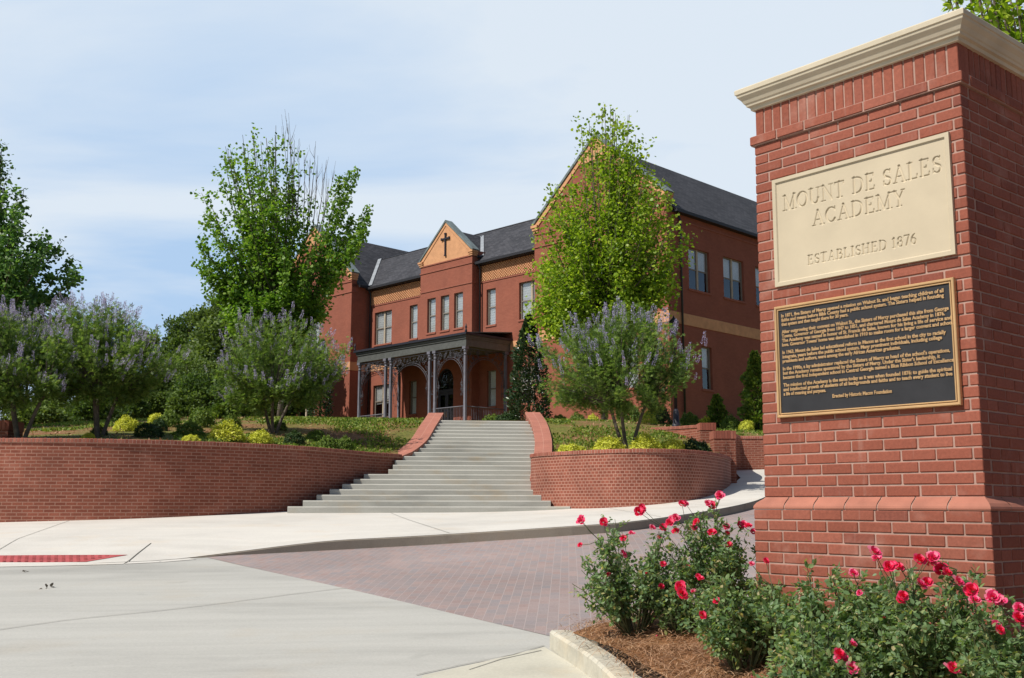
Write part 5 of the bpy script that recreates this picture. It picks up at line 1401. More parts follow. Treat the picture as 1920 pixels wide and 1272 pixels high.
# ------------------------------------------------------------------ plants
def bez(p0, c, p1, n=6):
    p0, c, p1 = np.array(p0), np.array(c), np.array(p1)
    return [tuple((1 - t) ** 2 * p0 + 2 * t * (1 - t) * c + t * t * p1) for t in np.linspace(0, 1, n)]
def crown_profile(rows, D):
    """rows of (py, px_left, px_right) read off the photograph at distance D -> z, xl, xr"""
    out = []
    for (py, a, b) in rows:
        l, r = at(a, py, D), at(b, py, D); out.append((l[2], l[0], r[0]))
    return np.array(sorted(out))
def maple(base, rows, D, nbr, nleaf, lsize, mat, bark, trunk_r, label, seed, group=None, name='maple_tree', kind='maple', bare=None, start=.25, spread=.22, wlow=1.0, depth=.85, dens=(1.25, 1.1, .6), cat='tree'):
    rg = np.random.default_rng(seed); pr = crown_profile(rows, D)
    bx, by, bz = base
    e = empty(name, base, label=label, cat=cat, group=group)
    z0, z1 = pr[0, 0], pr[-1, 0]
    ext = lambda z: (np.interp(z, pr[:, 0], pr[:, 1]), np.interp(z, pr[:, 0], pr[:, 2]))
    mb = MB()
    topx = sum(ext(z1)) / 2
    lead = [(0, 0, -.2), (.02, 0, .6), (.0, .02, (z0 - bz) * .6), (.03, 0, z0 - bz), ((topx - bx) * .5, .1, (z0 + z1) / 2 - bz), (topx - bx, 0, z1 - bz - .5)]
    mb.tube(lead, [trunk_r * 1.25, trunk_r, trunk_r * .9, trunk_r * .8, trunk_r * .4, .012], 8)
    LP = np.array(lead)
    onlead = lambda z: np.array([np.interp(z, LP[:, 2], LP[:, 0]), np.interp(z, LP[:, 2], LP[:, 1]), z])
    C, A = [], []
    zz = rg.uniform(0, 1, nbr) ** wlow
    for i in range(nbr):
        zt = z0 + (z1 - z0) * zz[i]; xl, xr = ext(zt); cx = (xl + xr) / 2
        ph = rg.uniform(0, 2 * math.pi); rr = rg.uniform(.12, 1.0) ** .38
        hw_ = (xr - xl) / 2
        tip = np.array([cx + hw_ * rr * math.cos(ph) - bx, hw_ * depth * rr * math.sin(ph), zt - bz])
        zs = (z0 - bz) * .85 + max(0, zt - z0) * rg.uniform(.05, .45)
        s = onlead(zs); d = tip - s
        c = s + np.array([d[0] * .62, d[1] * .62, d[2] * .30])
        path = bez(s, c, tip, 7); mb.tube(path, list(np.linspace(trunk_r * .28, .008, 7)), 5, cap=False)
        hfr = (zt - z0) / (z1 - z0); k = max(30, int(nleaf / nbr * np.interp(hfr, [0, .35, 1], dens))); t = rg.uniform(start, 1.0, k) ** .8
        P = np.array(path); seg = t * 6; i0 = np.minimum(seg.astype(int), 5); fr = (seg - i0)[:, None]
        q = P[i0] * (1 - fr) + P[i0 + 1] * fr
        # short side twigs carry the leaves in tufts
        nt_ = 9; tw = rg.normal(0, 1, (nt_, 3)); tw = unit(tw) * rg.uniform(.4, 1.3, (nt_, 1)) * spread * 1.5
        tid = rg.integers(0, nt_, k); tq = (tid + .5) / nt_
        seg = (start + (1 - start) * tq) * 6; i0 = np.minimum(seg.astype(int), 5); fr = (seg - i0)[:, None]
        q2 = P[i0] * (1 - fr) + P[i0 + 1] * fr + tw[tid] * rg.uniform(.3, 1, (k, 1))
        use = rg.uniform(size=k) < .72
        q = np.where(use[:, None], q2, q) + rg.normal(0, spread * .33, (k, 3))
        C.append(q); a = q - s; a[:, 2] = a[:, 2] * .2 - .35 * np.linalg.norm(a[:, :2], axis=1) - .2; A.append(unit(a))
    if bare:
        for (px0_, py0_, px1_, py1_) in bare:
            a = at(px0_, py0_, D) - np.array(base); b = at(px1_, py1_, D) - np.array(base)
            path = bez(a, (a + b) / 2 + np.array([.06, .1, .1]), b, 6); mb.tube(path, [.022, .018, .014, .011, .008, .005], 4, cap=False)
            for j in range(7):
                t = rg.uniform(.2, .9); s = a + (b - a) * t; e2 = s + np.array([rg.uniform(-.25, .25), rg.uniform(-.2, .2), rg.uniform(.4, .9)])
                mb.tube([tuple(s), tuple((s + e2) / 2 + rg.normal(0, .02, 3)), tuple(e2)], [.009, .006, .003], 3, cap=False)
    mb.build('trunk', bark, e)
    link('crown', leaves('crown', np.concatenate(C), lsize, kind, np.concatenate(A), .55, .55, rg), mat, e)
    return e
base = at(1133, 793, 36); base[2] = g_bed.one(base[0], base[1])
maple(base, [(197, 1135, 1165), (230, 1085, 1200), (270, 1068, 1225), (330, 1032, 1240), (380, 1010, 1275), (420, 1002, 1292), (480, 993, 1288), (540, 986, 1268), (580, 985, 1235), (612, 1005, 1180)], 36, 170, 44000, .10, MT['maple_y'], MT['bark'], .10,
      'bright yellow green maple in front of the right wing gable', 11, wlow=1.2, spread=.42)
base = at(524, 792, 38); base[2] = g_bed.one(base[0], base[1])
maple(base, [(235, 480, 520), (262, 425, 545), (300, 395, 560), (350, 372, 575), (400, 368, 600), (450, 364, 640), (500, 368, 655), (550, 385, 640), (590, 405, 610), (612, 440, 580)], 38, 150, 46000, .105, MT['maple_g'], MT['bark'], .10,
      'green maple with a loose open top and bare dead twigs', 12, wlow=1.5, spread=.34, dens=(1.7, 1.1, .22),
      bare=[(545, 450, 528, 215), (550, 440, 541, 212), (556, 440, 560, 262), (575, 440, 581, 300), (590, 450, 612, 300), (585, 440, 596, 292), (605, 460, 642, 350), (500, 400, 487, 300), (560, 440, 534, 205), (545, 430, 552, 262), (575, 450, 592, 265), (590, 460, 628, 320), (568, 430, 570, 290), (600, 450, 617, 335)])
# its right hand plume: three leaning limbs
base2 = base.copy()
def plume(rows, D, n, nl, seed):
    pass
o_tree = bpy.data.objects['maple_tree.001']
rg = np.random.default_rng(5); C, A = [], []; mb = MB()
for (ax, ay, bx_, by_) in ((560, 560, 662, 310), (570, 560, 690, 385), (575, 540, 640, 340), (560, 580, 685, 440), (580, 560, 655, 400), (570, 570, 690, 415), (575, 550, 650, 320)):
    a = at(ax, ay, 38) - base; b = at(bx_, by_, 38) - base; b[1] += rg.uniform(-.8, .8)
    path = np.array(bez(a, a + (b - a) * np.array([.7, .6, .45]), b, 8)); mb.tube([tuple(p) for p in path], list(np.linspace(.035, .006, 8)), 4, cap=False)
    k = 460; t = rg.uniform(.25, 1, k) * 7; i0 = np.minimum(t.astype(int), 6); fr = (t - i0)[:, None]
    q = path[i0] * (1 - fr) + path[i0 + 1] * fr + rg.normal(0, .22, (k, 3)) * (1.25 - t[:, None] / 8)
    C.append(q); A.append(unit(np.stack([q[:, 0], q[:, 1], -1.0 * np.ones(k)], 1)))
mb.build('limb', MT['bark'], o_tree); link('crown', leaves('crown', np.concatenate(C), .105, 'maple', np.concatenate(A), .5, .5, rg), MT['maple_g'], o_tree)
base = at(-30, 815, 32); base[2] = g_bed.one(base[0], base[1])
maple(base, [(180, -120, -40), (230, -170, -10), (285, -210, 5), (310, -230, 40), (345, -240, 52), (385, -250, 84), (430, -260, 118), (470, -265, 146), (520, -265, 152), (560, -250, 146), (600, -220, 120)], 32, 150, 50000, .10, MT['maple_d'], MT['bark'], .12,
      'deep green maple cut off by the left edge of the view', 13, wlow=1.2, spread=.3)
# tree behind the pillar
base = np.array([5.75, 10.8, -.7])
maple(base, [(-330, 1850, 2050), (-200, 1800, 2100), (-60, 1780, 2120), (40, 1790, 2120), (100, 1835, 2120), (170, 1870, 2120), (300, 1895, 2120), (430, 1910, 2100), (520, 1950, 2080)], 10.5, 130, 26000, .08, MT['maple_y'], MT['bark_l'], .07,
      'young broadleaf tree showing behind the top of the pillar', 14, kind='oval', spread=.12, wlow=.9, start=.35, name='broadleaf_tree')

# lilac spiked trees
SPK = []
for i in range(4):
    rg = np.random.default_rng(60 + i); n = 46; t = np.linspace(0, 1, n)
    ang = t * 55; r = .020 * (1 - t) ** .7 + .003
    C = np.stack([np.cos(ang) * r, np.sin(ang) * r, t * 1.0 * .2], 1)
    me = leaves('flower_spike', C, .026, 'diamond', unit(np.stack([np.cos(ang), np.sin(ang), .7 * np.ones(n)], 1)), .7, .2, rg)
    me.materials.append(MT['lilac']); SPK.append(me)
SPKV = []
for me in SPK:
    v = np.zeros(len(me.vertices) * 3, np.float32); me.vertices.foreach_get('co', v); SPKV.append(v.reshape(-1, 3))
def vitex(px, py, D, rows, label, seed, nleaf=5200, stems=3, nspk=170):
    base = at(px, py, D); base[2] = g_bed.one(base[0], base[1]) - .03
    rg = np.random.default_rng(seed); pr = crown_profile(rows, D)
    e = empty('lilac_tree', tuple(base), label=label, cat='tree', group='lilac flowered trees along the wall tops')
    z0, z1 = pr[0, 0] - base[2], pr[-1, 0] - base[2]
    ext = lambda z: (np.interp(z + base[2], pr[:, 0], pr[:, 1]) - base[0], np.interp(z + base[2], pr[:, 0], pr[:, 2]) - base[0])
    mb = MB(); C, A, T = [], [], []
    fork = []
    for s in range(stems):
        ph = 2 * math.pi * s / stems + rg.uniform(-.4, .4) + .3
        st_ = np.array([.06 * math.cos(ph), .06 * math.sin(ph), -.05]); en = np.array([.45 * math.cos(ph), .35 * math.sin(ph), z0 * .75 + .5])
        p = bez(st_, (st_ + en) / 2 + np.array([-.05, .05, .08]), en, 6); mb.tube(p, list(np.linspace(.05, .032, 6)), 7, cap=False); fork.append(en)
    for i in range(150):
        zt = z0 + (z1 - z0) * rg.uniform(0.0, 1) ** .95; xl, xr = ext(zt); ph = rg.uniform(0, 2 * math.pi); rr = math.sqrt(rg.uniform(.15, 1))
        hw_ = (xr - xl) / 2; tip = np.array([(xl + xr) / 2 + hw_ * rr * math.cos(ph), hw_ * .8 * rr * math.sin(ph), zt])
        s = fork[int(np.argmin([np.linalg.norm(f[:2] - tip[:2] * .4) for f in fork]))]
        s = s + (tip - s) * rg.uniform(0, .25); c = s + (tip - s) * np.array([.6, .6, .45])
        path = np.array(bez(s, c, tip, 6))
        mb.tube([tuple(q) for q in path], list(np.linspace(.016, .004, 6)), 4, cap=False)
        k = nleaf // 150; t = rg.uniform(.45, 1.02, k) * 5; i0 = np.minimum(t.astype(int), 4); fr = (t - i0)[:, None]
        q = path[i0] * (1 - fr) + path[i0 + 1] * fr + rg.normal(0, .095, (k, 3))
        C.append(q); A.append(unit(q - np.array([0, 0, z0 * .8]) + rg.normal(0, .3, (k, 3))))
        d = unit(tip - s)
        T.append((tip, d, zt, rr))
    mb.build('trunk', MT['bark'], e)
    link('crown', leaves('crown', np.concatenate(C), .095, 'fan', np.concatenate(A), .55, .7, rg), MT['vitex'], e)
    # spikes stand on the outer branch ends
    n = 0; rest = []
    tips = sorted(T, key=lambda q: -(q[2] + q[3] * .8))
    for j in range(nspk):
        tip, d, zt, rr = tips[j % max(1, int(len(tips) * .8))]
        v = rg.integers(0, 4); pos = tip + rg.normal(0, .12, 3) * np.array([1, 1, .6]) + d * .04
        dir_ = unit(d * .55 + np.array([0, 0, 1.0]) + rg.normal(0, .22, 3)); sc = rg.uniform(.8, 1.5)
        quat = Vector(dir_).to_track_quat('Z', 'Y')
        if n < 100:
            o = bpy.data.objects.new('flower_spike', SPK[v]); COL.objects.link(o); o.parent = e; o.location = pos; o.rotation_mode = 'QUATERNION'; o.rotation_quaternion = quat; o.scale = (sc, sc, sc); n += 1
        else:
            R = np.array(quat.to_matrix()); rest.append((SPKV[v] * sc) @ R.T + pos)
    if rest:
        V = np.concatenate(rest); F = np.arange(len(V)).reshape(-1, 4)
        o = link('flower_spikes', npmesh('flower_spikes', V, F), MT['lilac'], e); o['kind'] = 'stuff'
    return e
vitex(185, 822, 23.9, [(575, 120, 210), (600, 85, 270), (635, 50, 335), (670, 35, 350), (700, 45, 335), (730, 70, 290), (755, 100, 250)], 'widest lilac spiked tree, on the bank left of the yellow and green mounds', 31, 14000, 3, 270)
vitex(38, 828, 22.6, [(585, -60, 60), (610, -100, 100), (650, -130, 130), (700, -140, 135), (740, -120, 110), (765, -80, 70)], 'lilac spiked tree at the left edge beside the dark pier', 32, 12000, 3, 280)
vitex(512, 812, 27.6, [(600, 470, 590), (620, 430, 640), (650, 405, 655), (690, 395, 650), (725, 405, 635), (755, 430, 600), (775, 440, 500)], 'lilac spiked tree with two slanting stems near the middle of the left bank', 33, 12500, 3, 240)
vitex(1178, 840, 24.5, [(590, 1120, 1210), (615, 1065, 1265), (645, 1010, 1300), (680, 992, 1306), (715, 995, 1300), (745, 1020, 1285), (775, 1100, 1240)], 'lilac spiked tree behind the drum shaped wall', 34, 13500, 3, 210)

# small mounded shrubs
def dome_mesh(seed, n=3000, sz=.034, lump=.16):
    rg = np.random.default_rng(seed)
    u = rg.uniform(0, 1, n); ph = rg.uniform(0, 2 * math.pi, n); ct = u ** .8; st_ = np.sqrt(1 - ct ** 2)
    d = np.stack([st_ * np.cos(ph), st_ * np.sin(ph), ct], 1)
    k = rg.normal(size=(6, 3)) * 2.2
    r = 1 + lump * np.sin(d @ k[0] * 2 + 1) * np.cos(d @ k[1] * 2) + lump * .5 * np.sin(d @ k[2] * 4)
    C = d * (r * rg.uniform(.84, 1.0, n))[:, None] * np.array([.5, .5, .62])
    return leaves('foliage', C, sz * 1.9, 'diamond', None, 0, .25, rg, nbias=d * 2.6)
DOMES = {}
for key in ('yshrub', 'gshrub', 'dshrub'):
    DOMES[key] = []
    for i in range(3):
        me = dome_mesh(80 + i); me.materials.append(MT[key]); DOMES[key].append(me)
stem = MB()
for i in range(5): stem.tube([(0, 0, -.05), (.12 * math.cos(i * 1.3), .12 * math.sin(i * 1.3), .18), (.25 * math.cos(i * 1.3), .25 * math.sin(i * 1.3), .38)], [.012, .008, .004], 4)
STEM = stem.mesh('stem'); STEM.materials.append(MT['bark_d'])
def shrub(px, py, wpx, D, key, label, i, hs=1.0):
    b = at(px, py, D); b[2] = g_bed.one(b[0], b[1]) - .02; w = wpx * D / 2015 * 1.18
    e = empty('mounded_shrub', tuple(b), random.uniform(0, 6), label, 'shrub', 'mounded shrubs planted in the beds')
    e.scale = (w, w, w * hs)
    for nm, me in (('foliage', DOMES[key][i % 3]), ('stem', STEM)):
        o = bpy.data.objects.new(nm, me); COL.objects.link(o); o.parent = e
SH = [(298, 790, 34, 28.6, 'yshrub', 'bright yellow mound at the top left of the bank cluster', 1.0), (318, 797, 38, 27.9, 'gshrub', 'green mound touching the bright yellow one on its right', 1.1),
 (298, 808, 32, 26.3, 'dshrub', 'dark mound just below the bright yellow mound', 1.0), (379, 796, 44, 28.0, 'gshrub', 'tall rounded mound standing alone above the wall', 1.2),
 (433, 801, 36, 27.6, 'gshrub', 'green mound between the tall rounded one and the slanting tree', 1.0), (236, 806, 40, 26.2, 'yshrub', 'pale mound right of the widest lilac tree', .9),
 (280, 822, 48, 24.2, 'dshrub', 'dark low mound at the wall, below the pale one', .8), (355, 821, 48, 24.8, 'gshrub', 'wide flat green mound half way down the bank', .8),
 (425, 827, 58, 24.3, 'yshrub', 'largest yellow green mound along the long wall', .8), (358, 834, 28, 23.2, 'yshrub', 'small yellow tuft peeping over the long wall coping', .8),
 (488, 831, 38, 24.6, 'yshrub', 'yellow green mound below the slanting stems', .9), (551, 832, 38, 25.5, 'dshrub', 'dark green mound right of the slanting stems', .9),
 (591, 822, 34, 27.3, 'gshrub', 'green mound up the bank behind the dark one', .9), (615, 837, 36, 26.2, 'gshrub', 'left one of the pair nearest the steps', .9),
 (646, 837, 32, 26.7, 'gshrub', 'right one of the pair nearest the steps', 1.0), (165, 829, 24, 23.0, 'yshrub', 'tiny yellow tuft below the widest lilac tree', .8), (524, 803, 26, 28.6, 'gshrub', 'small mound behind the slanting stems', .9),
 (186, 815, 30, 24.6, 'dshrub', 'dark mound at the foot of the widest lilac tree', .8),
 (1073, 842, 50, 24.9, 'yshrub', 'yellow mound nearest the steps behind the drum shaped wall', .75), (1142, 842, 52, 24.0, 'yshrub', 'yellow mound left of the lilac tree foot at the drum wall', .8),
 (1212, 840, 56, 23.9, 'yshrub', 'yellow mound right of the lilac tree foot at the drum wall', .8), (1257, 843, 44, 24.2, 'yshrub', 'last yellow mound before the dark green one', .9),
 (1303, 846, 56, 24.9, 'dshrub', 'dark green mound beside the dark brick pier', .75)]
for i, (px, py, w, D, key, lab, hs) in enumerate(SH): shrub(px, py, w, D, key, lab, i, hs)
SH2 = [(1050, 786, 26, 45, 'gshrub', 'low green mound left of the maple against the wing wall', 1.2), (1083, 787, 30, 44, 'gshrub', 'low green mound under the wing window', 1.1), (1112, 789, 26, 42, 'yshrub', 'low yellowish mound just left of the maple trunk', 1.1),
 (1180, 788, 42, 40, 'gshrub', 'leafy mound between the maple trunk and the lamp post', 1.5), (1213, 791, 32, 39, 'yshrub', 'yellow green tuft left of the lamp post', 1.2), (1240, 793, 34, 40, 'dshrub', 'dark mound touching the lamp post on its left', 1.5),
 (1292, 794, 34, 38, 'gshrub', 'green mound just right of the lamp post', 1.2), (1322, 796, 28, 38, 'yshrub', 'yellow green tuft left of the upright evergreen', 1.0), (1370, 799, 36, 37, 'gshrub', 'spreading green mound right of the upright evergreen', 1.0),
 (1398, 802, 26, 36.5, 'yshrub', 'yellow tuft above the far retaining wall', 1.2), (925, 794, 40, 45, 'gshrub', 'low green plants at the foot of the porch side', .7), (950, 792, 40, 44, 'dshrub', 'low dark plants left of the tall glossy evergreen', .8)]
for i, (px, py, w, D, key, lab, hs) in enumerate(SH2): shrub(px, py, w, D, key, lab, i, hs)

# upright glossy evergreens
def evergreen(px, py, D, top, wpx, label, seed, mat, n=5200, ls=.13, lump=1.3):
    b = at(px, py, D); b[2] = min(b[2], g_bed.one(b[0], b[1])) - .05; h = at(px, top, D)[2] - b[2]; w = wpx * D / 2015 / 2
    rg = np.random.default_rng(seed); e = empty('evergreen_shrub', tuple(b), label=label, cat='shrub')
    t = rg.uniform(0.02, 1, n) ** .9; R = w * np.interp(t, [0, .12, .35, .7, 1], [.8, 1, .92, .6, .05]); ph = rg.uniform(0, 2 * math.pi, n)
    k = 1 + lump * (.16 * np.sin(ph * 5 + t * 17) + .12 * np.sin(t * 31 + ph * 2))
    rr = R * k * np.sqrt(rg.uniform(.35, 1, n)); C = np.stack([rr * np.cos(ph), rr * np.sin(ph), t * h], 1)
    A = unit(np.stack([np.cos(ph), np.sin(ph), .5 * np.ones(n)], 1))
    link('foliage', leaves('foliage', C, ls, 'oval', A, .6, .2, rg), mat, e)
    mb = MB(); mb.tube([(0, 0, -.1), (0, 0, h * .5), (0, 0, h * .9)], [.08, .05, .01], 6); mb.build('trunk', MT['bark_d'], e)
evergreen(992, 797, 45, 592, 76, 'tall glossy evergreen between the porch and the right wing', 51, MT['evergreen'], 7000)
evergreen(600, 786, 50, 640, 42, 'narrow evergreen climbing beside the left wing window', 52, MT['evergreen'], 3500)
evergreen(1420, 806, 37, 662, 50, 'pale leafy evergreen against the pillar edge', 53, MT['gshrub'], 3800, .13, 2.2)
evergreen(1345, 799, 38, 742, 32, 'small upright evergreen before the shaded side wall', 54, MT['gshrub'], 1400, .12, 2.2)
evergreen(410, 792, 33, 760, 30, 'low bushy shrub under the open topped maple', 55, MT['gshrub'], 700, .1)

# far trees behind the left bank
def fartree(px, top, w, D, mat, label, seed, n=3200, ls=.42, bot=792):
    b = at(px, bot, D); b[2] = g_bed.one(b[0], b[1]) - .2; h = at(px, top, D)[2] - b[2]; R = w * D / 2015 / 2
    rg = np.random.default_rng(seed); e = empty('far_tree', tuple(b), label=label, cat='tree', group='trees behind the left bank')
    nc_ = 46; u = rg.normal(size=(nc_, 3)); u = unit(u) * rg.uniform(.35, 1, (nc_, 1)) ** .5
    cc = u * np.array([R * .85, R * .8, h * .40]) + np.array([0, 0, h * .56])
    idx = rg.integers(0, nc_, n); C = cc[idx] + rg.normal(0, 1, (n, 3)) * np.array([R, R, R * .75]) * .155
    C[:, 2] = np.maximum(C[:, 2], .1)
    A = unit(C - np.array([0, 0, h * .5]))
    link('crown', leaves('crown', C, ls, 'diamond', A, .45, .4, rg), mat, e)
    mb = MB(); mb.tube([(0, 0, -.2), (.1, 0, h * .3), (0, 0, h * .8)], [.25, .18, .04], 6)
    for j in range(6):
        q = cc[j]; mb.tube(bez((0, 0, h * .3), (q[0] * .6, q[1] * .6, h * .4), tuple(q), 4), [.1, .07, .04, .02], 4, cap=False)
    mb.build('trunk', MT['bark_d'], e)
FT = [(425, 590, 170, 57, 'forest2', 'broad pale tree low behind the open topped maple'), (345, 650, 150, 55, 'forest2', 'spreading pale tree between the widest and the middle lilac trees'), (505, 640, 130, 60, 'forest', 'dark tree directly behind the middle lilac tree'),(470, 505, 150, 62, 'forest', 'tall dark tree behind the open topped maple'), (402, 540, 120, 60, 'forest2', 'mid green tree left of the open topped maple'), (335, 575, 110, 66, 'forest', 'rounded dark tree at the gap of sky'),
      (262, 612, 100, 72, 'forest2', 'lower tree under the gap of sky'), (548, 600, 90, 66, 'forest', 'dark tree against the left end of the building'), (195, 630, 110, 80, 'forest', 'tree glimpsed behind the widest lilac tree'),
      (120, 655, 110, 84, 'forest2', 'low tree showing between the two left lilac trees'), (45, 640, 120, 78, 'forest', 'dark tree behind the lilac tree at the left edge'), (-45, 630, 130, 76, 'forest', 'dark tree partly out of view at the left edge'),
      (300, 690, 100, 52, 'forest2', 'bushy pale olive tree low on the bank crest'), (245, 718, 80, 50, 'forest', 'low dark bush on the crest right of the widest lilac tree'), (365, 700, 110, 50, 'forest', 'wide dark bush on the crest left of the middle lilac tree'),
      (440, 705, 100, 48, 'forest', 'dark bush behind the middle lilac tree'), (345, 735, 60, 44, 'forest2', 'small bright bush at the crest of the bank'), (170, 745, 90, 46, 'forest', 'low dark bush behind the widest lilac tree'), (70, 760, 110, 40, 'forest2', 'low bush beside the dark pier'), (505, 720, 70, 52, 'forest', 'dark bush left of the building corner')]
for i, (px, top, w, D, mk, lab) in enumerate(FT):
    small = D < 56; fartree(px, top, w, D, MT[mk], lab, 200 + i, 12000 if small else 14000, .13 if small else .21)

# lamp post
b = at(1268, 797, 36); b[2] = g_bed.one(b[0], b[1])
lp = empty('lamp_post', tuple(b), label='black lamp post at the front corner of the right wing', cat='lamp post')
H = at(1268, 592, 36)[2] - b[2]
mb = MB(); mb.tube([(0, 0, -.1), (0, 0, .1), (0, 0, .12), (0, 0, .5), (0, 0, .62)], [.15, .15, .11, .10, .06], 12); mb.build('base', MT['darkiron'], lp)
mb = MB(); mb.tube([(0, 0, .6), (0, 0, H - .75), (0, 0, H - .7), (0, 0, H - .62)], [.055, .045, .08, .05], 10); mb.build('post', MT['darkiron'], lp)
mb = MB()
for s in range(4):
    a = math.pi / 4 + s * math.pi / 2; mb.tube([(.09 * math.cos(a), .09 * math.sin(a), H - .6), (.15 * math.cos(a), .15 * math.sin(a), H - .25)], .012, 4)
mb.tube([(0, 0, H - .62), (0, 0, H - .58)], [.09, .1], 8); mb.tube([(0, 0, H - .26), (0, 0, H - .2), (0, 0, H - .1), (0, 0, H - .06), (0, 0, H)], [.19, .17, .06, .03, .01], 10)
lan = mb.build('lantern', MT['darkiron'], lp)
mb = MB(); mb.tube([(0, 0, H - .58), (0, 0, H - .26)], [.075, .12], 8); mb.build('lantern_glass', M_plain('milky_glass', (.35, .36, .36), .3), lan)

# ground cover and straw on the bank
rg = np.random.default_rng(9)
def bank_points(n, gf, x0=-16, x1=9.5, y0=21, y1=44):
    X = rg.uniform(x0, x1, n); Y = rg.uniform(y0, y1, n)
    yl = np.interp(X, LWd[:, 0], LWd[:, 1]); ok = (Y > yl + .4)
    lf = np.interp(Y, [p[1] for p in LF], [p[0] for p in LF]); rf = np.interp(Y, [p[1] for p in RF[::-1]], [p[0] for p in RF[::-1]])
    left = (X < lf - .5); yr = np.interp(X, [p[0] for p in RW[2:]], [p[1] for p in RW[2:]]); right = (X > rf + .5) & (Y > yr + .4) & (X < 5.0 + (Y > 30) * 10 + (Y > 34) * 3) & ~((Y < 33.8) & (X > 5))
    ok &= (left | right) & ((Y < 33) | (X < -2.5) | (X > .9))
    nz = np.sin(X * .9 + 1.3 * np.sin(Y * .6)) + np.sin(Y * 1.1 - X * .5 + 2) + .6 * np.sin(X * 2.7 + Y * 1.9) + .5 * np.sin(Y * 3.1 - X * 2.2)
    ok &= rg.uniform(size=n) < gf(X, Y, nz)
    X, Y = X[ok], Y[ok]; return np.stack([X, Y, g_bed(X, Y) + .01], 1)
gcov = lambda X, Y, nz: np.clip(-.1 + 1.1 * nz + .7 * ((X > -5) & (X < 0)) + .15 * (X > 0) * (Y < 28) + .25 * (Y > 31) * (X < 0) - .9 * ((X < -4.2) & (Y < 29)), .0, 1)
C = bank_points(190000, gcov)
o = link('ground_cover', leaves('ground_cover', C, .075, 'diamond', np.tile([0, 0, 1.0], (len(C), 1)), .45, .3, rg), MT['cover']); o['kind'] = 'stuff'
C = bank_points(16000, lambda X, Y, nz: .6 - .25 * nz)
o = link('bank_straw', leaves('bank_straw', C, .09, 'narrow', np.tile([0, 0, .1], (len(C), 1)), .1, 1.0, rg), MT['needle']); o['kind'] = 'stuff'

# pine straw in the near bed
def needles(n, x0, x1, y0, y1):
    X = rg.uniform(x0, x1, n); Y = rg.uniform(y0, y1, n)
    ok = np.ones(n, bool)
    kx = np.interp(Y, [p[0] for p in [(3, 0), (5.6, 0), (6.7, 0), (7.7, 0), (8.7, 0), (9.1, 0)]], [1.55, 1.02, .84, .70, .50, .8]); ok &= X > kx + rg.uniform(-.12, .05, n)
    ok &= Y < 9.05 + np.clip(X - 1, 0, 9) * .28
    u = (X - PR[0]) * PU[0] + (Y - PR[1]) * PU[1]; w = (X - PR[0]) * PN[0] + (Y - PR[1]) * PN[1]
    ok &= ~((u < .05) & (u > -1.46) & (w > -.05) & (w < 1))
    X, Y = X[ok], Y[ok]; n = len(X); Z = np.maximum(bed_z(X, Y), -9) + rg.uniform(.0, .035, n) ** 1.0
    th = rg.uniform(0, 2 * math.pi, n); L = rg.uniform(.09, .2, n); cv = rg.normal(0, 2.2, n); pit = rg.normal(0, .16, n); w = .0019
    S = np.linspace(-.5, .5, 5)[None] * L[:, None]; ang = th[:, None] + cv[:, None] * S
    dx = np.cumsum(np.cos(ang), 1) * (L[:, None] / 5); dy = np.cumsum(np.sin(ang), 1) * (L[:, None] / 5); dz = S * np.sin(pit)[:, None] - (S ** 2) * 2.5
    px = X[:, None] + dx; py = Y[:, None] + dy; pz = Z[:, None] + dz + .01
    nx, ny = -np.sin(ang) * w, np.cos(ang) * w
    V = np.stack([np.stack([px - nx, py - ny, pz], -1), np.stack([px + nx, py + ny, pz + .0005], -1)], 2)   # n,5,2,3
    k = np.arange(n)[:, None] * 10 + np.arange(4)[None] * 2
    F = np.stack([k, k + 1, k + 3, k + 2], -1).reshape(-1, 4)
    return npmesh('pine_straw', V.reshape(-1, 3), F)
o = link('pine_straw', needles(30000, .4, 4.2, 4.6, 9.6), MT['needle']); o['kind'] = 'stuff'
# a few loose needles fallen on the kerb and pavement
o = link('loose_straw', npmesh('x', *(lambda me: (np.array([v.co[:] for v in me.vertices]), np.array([p.vertices[:] for p in me.polygons])))(needles(160, .42, 1.2, 6.6, 8.9))), MT['needle']); o['kind'] = 'stuff'; o.location = (-.14, .02, .05)

# roses
PET = {}
def blossom(seed, mat):
    rg_ = np.random.default_rng(seed); V, F = [], []
    for ring, (n, r0, tilt, s) in enumerate(((6, .012, 25, .030), (5, .008, 48, .026), (5, .004, 66, .020), (3, .001, 80, .013))):
        for i in range(n):
            a = 2 * math.pi * (i + .5 * ring) / n + rg_.normal(0, .15); tl = math.radians(tilt + rg_.normal(0, 9)); L = s * rg_.uniform(.85, 1.15)
            ca, sa = math.cos(a), math.sin(a); b0 = len(V)
            for (u, v) in ((-.22, 0), (.22, 0), (-.5, .45), (0, .5), (.5, .45), (-.42, .85), (0, 1.0), (.42, .85)):
                rad = r0 + v * L * math.cos(tl) ; zz = v * L * math.sin(tl) + (.18 * L * (abs(u) * 2) ** 2) - .12 * L * max(0, v - .6) * (1 if ring < 2 else 0)
                tx = u * L * 1.15; V.append((rad * ca - tx * sa, rad * sa + tx * ca, zz - .004 * (ring == 0)))
            F += [(b0, b0 + 1, b0 + 4, b0 + 3), (b0, b0 + 3, b0 + 2, b0), (b0 + 2, b0 + 3, b0 + 6, b0 + 5), (b0 + 3, b0 + 4, b0 + 7, b0 + 6)]
    me = bpy.data.meshes.new('blossom'); me.from_pydata(V, [], [tuple(dict.fromkeys(f)) for f in F]); me.update()
    me.polygons.foreach_set('use_smooth', [True] * len(me.polygons)); me.materials.append(mat)
    return me
PET['red'] = [blossom(i, MT['petal']) for i in range(4)]
PET['pink'] = [blossom(10 + i, MT['petal_pink']) for i in range(3)]
